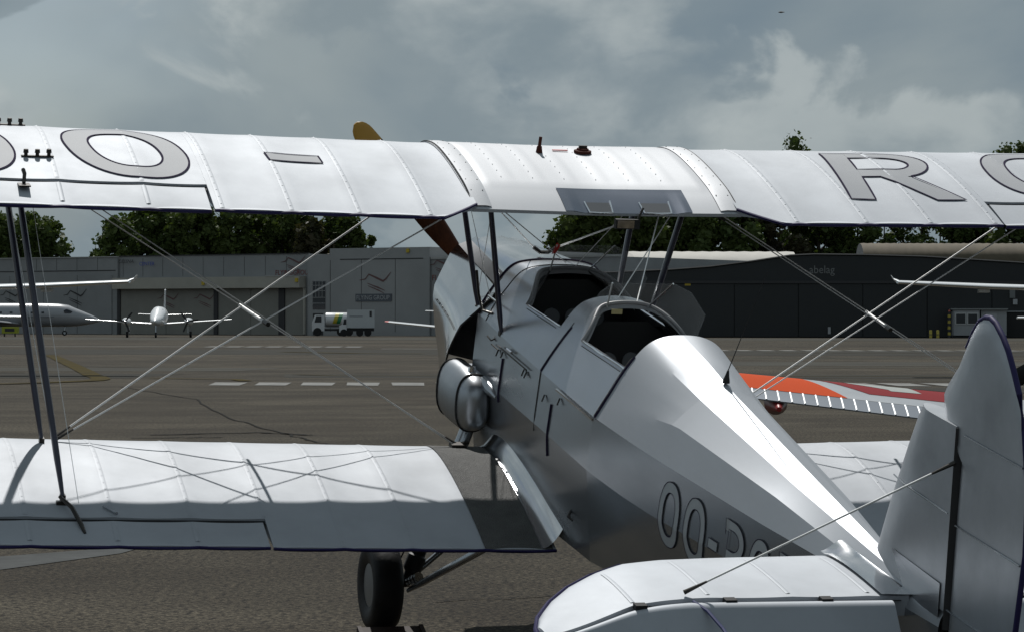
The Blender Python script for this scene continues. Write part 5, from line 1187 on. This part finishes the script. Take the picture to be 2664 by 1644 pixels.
# --- two airfield trucks near the tall block
def truck(name, lat, dep, yaw, label, kind):
    t = empty(name, site(lat, dep), (0, 0, VIEW_YAW + yaw)); tag(t, label, 'truck', 'airfield trucks')
    TW = mat('truck_white', (.58, .59, .60), .4, var=.06, vscale=.8)
    if kind == 'tank':   # cab at -X
        q = MB(); P_ = [(-2.0, .5), (-2.0, 1.35), (-1.72, 2.12), (-.75, 2.12), (-.75, .5)]
        q.loft([[Vector((x, y, z)) for x, z in P_] for y in (-1.0, 1.0)]); cab = q.build('cab', TW, t)
        q = MB(); q.add([(-1.98 + .02, -.85, 1.42), (-1.98 + .02, .85, 1.42), (-1.76, .85, 2.02), (-1.76, -.85, 2.02)], [(0, 1, 2, 3)]); q.build('windscreen', WGLASS, cab)
        q = MB(); q.add([(-1.75, -1.012, 1.35), (-1.05, -1.012, 1.35), (-1.05, -1.012, 1.98), (-1.58, -1.012, 1.98)], [(0, 1, 2, 3)]); q.build('door_window', WGLASS, cab)
        q = MB(); rings = [[Vector((x, .95 * cos(a_) * s_, 1.62 + .72 * s_ * sin(a_))) for a_ in [2 * pi * k / 24 for k in range(24)]] for x, s_ in ((-.68, .86), (-.6, 1), (2.1, 1), (2.2, .86))]; q.loft(rings); q.build('tank', TW, t, 50)
        for z0, x0, col, nm in ((1.5, .05, (.42, .34, .02), 'yellow'), (1.45, .42, (.02, .17, .07), 'green')):
            q = MB(); rows = [[Vector((x0 + (1.9 - 1.5) * j / 4 + .35 * i / 6, -.96 * cos(a_) - .01, 1.62 + .73 * sin(a_))) for j in range(5)] for i, a_ in enumerate([-.55 + 1.65 * i2 / 6 for i2 in range(7)])]; q.grid(rows); q.build('logo_patch', mat('tank_' + nm, col, .5), t)
        q = MB(); q.box((.75, 0, .62), (3.1, 1.5, .22)); q.build('chassis', BLACK, t)
        for x in (-1.45, .9, 1.7):
            for y in (-.9, .9): wh_ = empty('wheel'); wh_.parent = t; wh_.location = (x, y, .42); wh_.rotation_euler = (0, 0, pi / 2); q = MB(); q.tube([(-.13, 0, 0), (.13, 0, 0)], .42, 18); q.build('tyre', TYRE, wh_, 40)
    else:
        q = MB(); q.box((.65, 0, 1.72), (2.7, 2.0, 1.75)); bx_ = q.build('box_body', mat('truck_grey_white', (.46, .48, .49), .45, var=.08, vscale=.8), t)
        q = MB(); q.box((1.62, -1.01, 2.2), (.22, .02, .55)); q.build('vent', HK, bx_)
        q = MB(); q.box((.2, -1.005, 1.95), (1.3, .012, .07)); q.build('stripe', LPAN, bx_)
        q = MB(); P_ = [(-1.45, .4), (-1.45, 1.05), (-1.2, 1.15), (-1.0, 1.75), (-.72, 1.78), (-.72, .4)]; q.loft([[Vector((x, y, z)) for x, z in P_] for y in (-.95, .95)]); cab = q.build('cab', TW, t)
        q = MB(); q.add([(-1.19, -.8, 1.2), (-1.19, .8, 1.2), (-1.02, .8, 1.7), (-1.02, -.8, 1.7)], [(0, 1, 2, 3)]); q.build('windscreen', WGLASS, cab)
        q = MB(); q.add([(-1.1, -.962, 1.15), (-.76, -.962, 1.15), (-.76, -.962, 1.68), (-.98, -.962, 1.68)], [(0, 1, 2, 3)]); q.build('door_window', WGLASS, cab)
        q = MB(); q.box((.5, 0, .66), (2.9, 1.5, .3)); q.build('chassis', BLACK, t)
        for x in (-1.0, .55, 1.35):
            for y in (-.85, .85): wh_ = empty('wheel'); wh_.parent = t; wh_.location = (x, y, .36); wh_.rotation_euler = (0, 0, pi / 2); q = MB(); q.tube([(-.13, 0, 0), (.13, 0, 0)], .36, 18); q.build('tyre', TYRE, wh_, 40)
truck('fuel_truck', -18.1, 297, .06, 'white fuel truck with a yellow and green mark on its tank', 'tank')
truck('service_truck', -15.5, 290, .05, 'white box-bodied service truck in front of the fuel truck', 'box')

# --- light low-wing aeroplane mostly hidden behind the biplane nose
lw = empty('light_aeroplane', site(-3.5, 203), (0, 0, VIEW_YAW - .05)); tag(lw, 'white low-wing light aeroplane with red wingtip, mostly hidden behind the biplane nose', 'aeroplane')
q = MB(); lofted(q, [(2.6, 0, 1.15, .05, .05), (2.3, 0, 1.15, .32, .32), (1.0, 0, 1.25, .5, .5), (-.6, 0, 1.35, .52, .62), (-2, 0, 1.35, .38, .42), (-4.6, 0, 1.4, .1, .14)], 18); q.build('fuselage', WHITE, lw, 50)
for sg in (-1, 1):
    q = MB(); flat_wing(q, (sg * .3, .9, .95), (sg * 5.0, .9, 1.42), 1.4, 1.2, .19, .15); q.build('wing', WHITE, lw, 50)
    q = MB(); flat_wing(q, (sg * 5.0, .9, 1.42), (sg * 5.28, .78, 1.455), 1.2, .7, .15, .08); q.build('wing_tip', mat('tip_red', (.42, .03, .025), .4), lw, 50)
    q = MB(); flat_wing(q, (sg * .02, -4.0, 2.12), (sg * 2.1, -4.05, 2.18), .8, .65, .09, .07); q.build('stabiliser', WHITE, lw, 50)
    wheel(lw, (sg * 1.2, .1, .2), .2, .13); leg(lw, (sg * 1.2, .1, .2), (sg * 1.15, .1, 1.0), .04)
q = MB(); upright(q, (0, -3.4, 1.5), (0, -4.1, 2.3), 1.3, .8, .09); q.build('fin', WHITE, lw, 50)
wheel(lw, (0, 1.9, .18), .18, .12); leg(lw, (0, 1.9, .18), (0, 1.9, .9), .04)
q = MB(); lofted(q, [(.9, 0, 1.7, .2, .05), (.4, 0, 1.75, .44, .3), (-.8, 0, 1.72, .42, .28), (-1.4, 0, 1.65, .2, .06)], 14); q.build('canopy', WGLASS, lw, 50)

# --- two high-wing light aeroplanes, each showing a wing only
def high_wing(lat, dep, yaw, label):
    t = empty('high_wing_aeroplane', site(lat, dep), (0, 0, VIEW_YAW + yaw)); tag(t, label, 'aeroplane', 'high-wing aeroplanes')
    q = MB(); lofted(q, [(2.1, 0, 1.35, .08, .08), (1.9, 0, 1.35, .36, .32), (.9, 0, 1.4, .5, .42), (.3, 0, 1.65, .54, .62), (-1.3, 0, 1.7, .52, .6), (-2.4, 0, 1.55, .32, .36), (-5.4, 0, 1.55, .1, .14)], 20); q.build('fuselage', WHITE, t, 50)
    for sg in (-1, 1):
        q = MB(); flat_wing(q, (sg * .4, .55, 2.36), (sg * 2.8, .55, 2.43), 1.6, 1.6, .15, .15); flat_wing(q, (sg * 2.8, .55, 2.43), (sg * 5.25, .42, 2.55), 1.6, 1.12, .15, .10); q.build('wing', WHITE, t, 50)
        q = MB(); flat_wing(q, (sg * 5.25, .42, 2.55), (sg * 5.38, .26, 2.64), 1.12, .72, .13, .05); flat_wing(q, (sg * 5.38, .26, 2.64), (sg * 5.44, .05, 2.74), .72, .4, .05, .03); q.build('wing_tip', WHITE, t, 50)
        q = MB(); q.box((sg * 2.9, -.7, 2.33), (.3, .5, .09)); q.build('flap_fairing', WHITE, t)
        q = MB(); q.tube([(sg * 5.28, .42, 2.55), (sg * 5.29, .47, 2.55)], .03, 10); q.build('tip_lamp', CHROME, t)
        q = MB(); flat_wing(q, (sg * .05, -4.6, 1.6), (sg * 1.7, -4.75, 1.6), .95, .65, .1, .07); q.build('stabiliser', WHITE, t, 50)
        wheel(t, (sg * 1.15, -.3, .2), .2, .14); leg(t, (sg * 1.15, -.3, .22), (sg * .45, -.2, 1.15), .035)
        q = MB(); q.add([(sg * .545, .25, 1.75), (sg * .53, -.6, 1.78), (sg * .50, -.6, 2.15), (sg * .50, .1, 2.15)], [(0, 1, 2, 3)]); q.build('side_window', WGLASS, t)
    q = MB(); upright(q, (0, -4.2, 1.65), (0, -5.1, 2.75), 1.4, .75, .1); q.build('fin', WHITE, t, 50)
    wheel(t, (0, 1.45, .18), .18, .13); leg(t, (0, 1.45, .2), (0, 1.4, 1.0), .035)
    q = MB(); q.add([(-.42, .72, 1.72), (.42, .72, 1.72), (.40, .30, 2.22), (-.40, .30, 2.22)], [(0, 1, 2, 3)]); q.build('windscreen', WGLASS, t)
    q = MB(); q.tube([(0, 2.1, 1.35), (0, 2.35, 1.35)], [.16, .02], 14); q.build('spinner', WHITE, t, 50)
    q = MB(); q.box((0, 2.16, 1.35), (.1, .03, 1.8), Matrix.Rotation(.5, 3, 'Y')); q.build('propeller_blade', BLACK, t)
    return t
high_wing(-15.75, 81, pi + .03, 'white high-wing aeroplane whose straight wing reaches in from the left edge')
high_wing(15.75, 80, pi - .10, 'white high-wing aeroplane whose wing reaches in from the right edge before the dark hangar')

# --- low-wing trainer with orange tip and white-cross marking, on the right
TRM = mat('trainer_silver', (.36, .38, .40), .35, .75, var=.1, vscale=3); TRA = mat('trainer_aileron', (.17, .19, .22), .35, .6); ORG = mat('dayglo_orange', (.50, .060, .010), .85, spec=.1); FRED = mat('flag_red', (.20, .02, .024), .85, spec=.1); FWH = mat('flag_white', (.34, .36, .345), .85, spec=.1)
trn = empty('trainer_aeroplane', site(7.6, 36.2), (radians(11), 0, VIEW_YAW)); tag(trn, 'silver low-wing trainer with orange wingtip and red and white wing marking, right of the biplane', 'aeroplane')
def tw_pt(s, f, off=0.0):   # left wing, s 0 root .. 1 tip
    c = 1.75 - .55 * s; yl = .55 - .10 * s; zl = .30 + .50 * s; t_ = .13 * (1 - .45 * s)
    yt = t_ * 5 * .2 * (1.48 * sqrt(f) - .63 * f - 1.758 * f * f + 1.42 * f ** 3 - .51 * f ** 4) * 1.55
    return Vector((-.35 - 4.85 * s, yl - c * f, zl + yt + off))
def tpatch(name, s0, s1, f0, f1, off, mt_, n=12, skew=0.0):
    q = MB(); q.grid([[tw_pt(s0 + (s1 - s0) * i / n + skew * j / 8, f0 + (f1 - f0) * j / 8, off) for j in range(9)] for i in range(n + 1)]); return q.build(name, mt_, trn_w, 60)
q = MB(); n_ = 30; rings = []
for i in range(n_ + 1):
    s = i / n_; F_ = [.72 * (1 - cos(pi * k / 24)) for k in range(13)]
    tipk = 1 if s < .94 else sqrt(max(.02, 1 - ((s - .94) / .06) ** 2))
    up_ = [tw_pt(s, f) for f in F_]; lo_ = [tw_pt(s, f) - Vector((0, 0, .16 * (1 - .4 * s) * min(1, sqrt(f) * 2.5) * (1 - .5 * f))) for f in F_]
    mid_ = tw_pt(s, .4) - Vector((0, 0, .05)); r_ = list(reversed(up_)) + lo_[1:]; rings.append([mid_ + (p - mid_) * (.15 + .85 * tipk) for p in r_])
q.loft(rings); trn_w = q.build('wing', TRM, trn, 50)
q = MB(); q.grid([[tw_pt(.995 + ((.775 - .115 * f / .7) - .995) * i / 10, f, .004) for f in [.7 * j / 8 for j in range(9)]] for i in range(11)]); q.build('orange_tip', ORG, trn_w, 60)
def tpoly(name, pts, off, mt_):   # convex patch of the marking, fanned and draped on the wing
    rows = []; n = 8
    for i in range(n + 1):
        u = i / n; a = (pts[0][0] + (pts[1][0] - pts[0][0]) * u, pts[0][1] + (pts[1][1] - pts[0][1]) * u); b = (pts[3][0] + (pts[2][0] - pts[3][0]) * u, pts[3][1] + (pts[2][1] - pts[3][1]) * u)
        rows.append([tw_pt(a[0] + (b[0] - a[0]) * j / n, max(0, a[1] + (b[1] - a[1]) * j / n), off) for j in range(n + 1)])
    q = MB(); q.grid(rows); q.build(name, mt_, trn_w, 60)
tpoly('marking_red', [(.74, .0), (.30, .0), (.24, .52), (.60, .50)], .004, FRED)
tpoly('marking_white', [(.665, .0), (.575, .0), (.530, .30), (.640, .14)], .007, FWH)
tpoly('marking_white', [(.575, .0), (.500, .0), (.462, .32), (.540, .33)], .0075, FWH)
tpoly('marking_white', [(.500, .0), (.33, .0), (.325, .06), (.492, .09)], .007, FWH)
q = MB(); q.grid([[tw_pt(.16 + .82 * i / 20, f, .006) for f in (.715, .735)] for i in range(21)]); q.build('aileron_gap', DARK, trn_w)
q = MB(); rings = []
for i in range(25):
    s = .16 + .81 * i / 24; rings.append([tw_pt(s, .74, .012), tw_pt(s, .78, .016), tw_pt(s, 1.0, -.005), tw_pt(s, 1.0, -.02), tw_pt(s, .74, -.06)])
q.loft(rings); ai = q.build('aileron', TRA, trn, 20)
for i in range(26):
    s = .175 + i * .0315; q = MB(); q.tube([tw_pt(s, .765, .017), tw_pt(s, .79, .022), tw_pt(s, .97, .006), tw_pt(s, .995, -.004)], [.014, .011, .011, .013], 6); q.build('corrugation', mat('bead_white', (.85, .86, .87), .5, .2), ai, 60)
q = MB(); lofted(q, [(2.6, 0, .75, .45, .45), (2.2, 0, .75, .52, .52), (.5, 0, .80, .52, .6), (-1.5, 0, .85, .46, .58), (-5.2, 0, 1.0, .08, .2)], 20); q.build('fuselage', TRM, trn, 50)
q = MB(); q.loft([[Vector((.35 + 4.85 * s, .55 - .10 * s - (1.75 - .55 * s) * f, .30 + .50 * s + o_)) for f, o_ in ((0, 0), (.3, .1), (1, .0), (.3, -.1))] for s in (0, 1)]); q.build('wing', TRM, trn, 50)
q = MB(); lofted(q, [(.6, 0, 1.35, .2, .05), (.1, 0, 1.42, .36, .28), (-1.3, 0, 1.42, .34, .26), (-2.0, 0, 1.3, .16, .06)], 14); q.build('canopy', WGLASS, trn, 50)
for sg in (-1, 1):
    q = MB(); flat_wing(q, (sg * .05, -4.3, 1.1), (sg * 1.8, -4.5, 1.15), 1.0, .6, .1, .06); q.build('stabiliser', TRM, trn, 50)
    wl_ = Vector((sg * 3.75, .15, -.05)); wheel(trn, (sg * 1.6, .35, -.30), .28, .16); leg(trn, (sg * 1.6, .35, -.28), (sg * 1.5, .2, .35), .05)
q = MB(); upright(q, (0, -4.1, 1.2), (0, -4.9, 2.3), 1.3, .7, .1); q.build('fin', TRM, trn, 50)
hb = Vector((0, 2.75, .78))
for sg in (-1, 1):
    q = MB(); dvv = Vector((-cos(.52), 0, -sin(.52))) * sg; pv = Vector((-dvv.z, 0, dvv.x)); q.loft([[hb + dvv * r_ + pv * w_ * sx + Vector((0, .03 * sy, 0)) for sx, sy in ((-1, 0), (0, 1), (1, 0), (0, -1))] for r_, w_ in ((.05, .07), (.6, .125), (1.2, .12), (1.42, .09), (1.46, .02))]); q.build('propeller_blade', BLACK, trn, 50)
q = MB(); q.tube([hb + Vector((0, -.12, 0)), hb + Vector((0, .1, 0)), hb + Vector((0, .3, 0))], [.2, .18, .02], 16); q.build('spinner', TRM, trn, 50)
q = MB(); lofted(q, [(.10, -4.42, .66, .02, .02), (-.05, -4.42, .62, .12, .10), (-.5, -4.42, .60, .14, .13), (-.95, -4.42, .64, .03, .03)], 14); q.build('pod', mat('pod_red', (.25, .02, .02), .4), trn, 50)

# birds
BIRD = mat('bird_grey', (.18, .16, .14), .8)
for lat_b, dep_b, z_b, k_, lb in ((13.66, 150, 17.18, 1.0, 'small pale bird flying high near the top edge'), (19.21, 190, 13.27, .42, 'tiny speck of a bird right above the upper wing near the poplar top')):
    b_ = empty('bird', site(lat_b, dep_b, z_b), (0, 0, VIEW_YAW + 1.2)); tag(b_, lb, 'bird', 'birds in the sky')
    q = MB(); lofted(q, [(.16 * k_, 0, 0, .01, .01), (.10 * k_, 0, 0, .035 * k_, .035 * k_), (0, 0, 0, .05 * k_, .045 * k_), (-.12 * k_, 0, 0, .02 * k_, .02 * k_), (-.18 * k_, 0, 0, .035 * k_, .005)], 10); q.build('body', BIRD, b_, 50)
    for sg in (-1, 1):
        q = MB(); q.loft([[Vector((sg * x, y + dy_, z)) * k_ for y, z in ((c, 0), (0, .008), (-c, 0), (0, -.004))] for x, dy_, c, z in ((.03, .02, .05, 0), (.16, .04, .045, .06), (.30, -.02, .015, .03))]); q.build('wing', mat('bird_pale', (.4, .37, .34), .8), b_, 50)
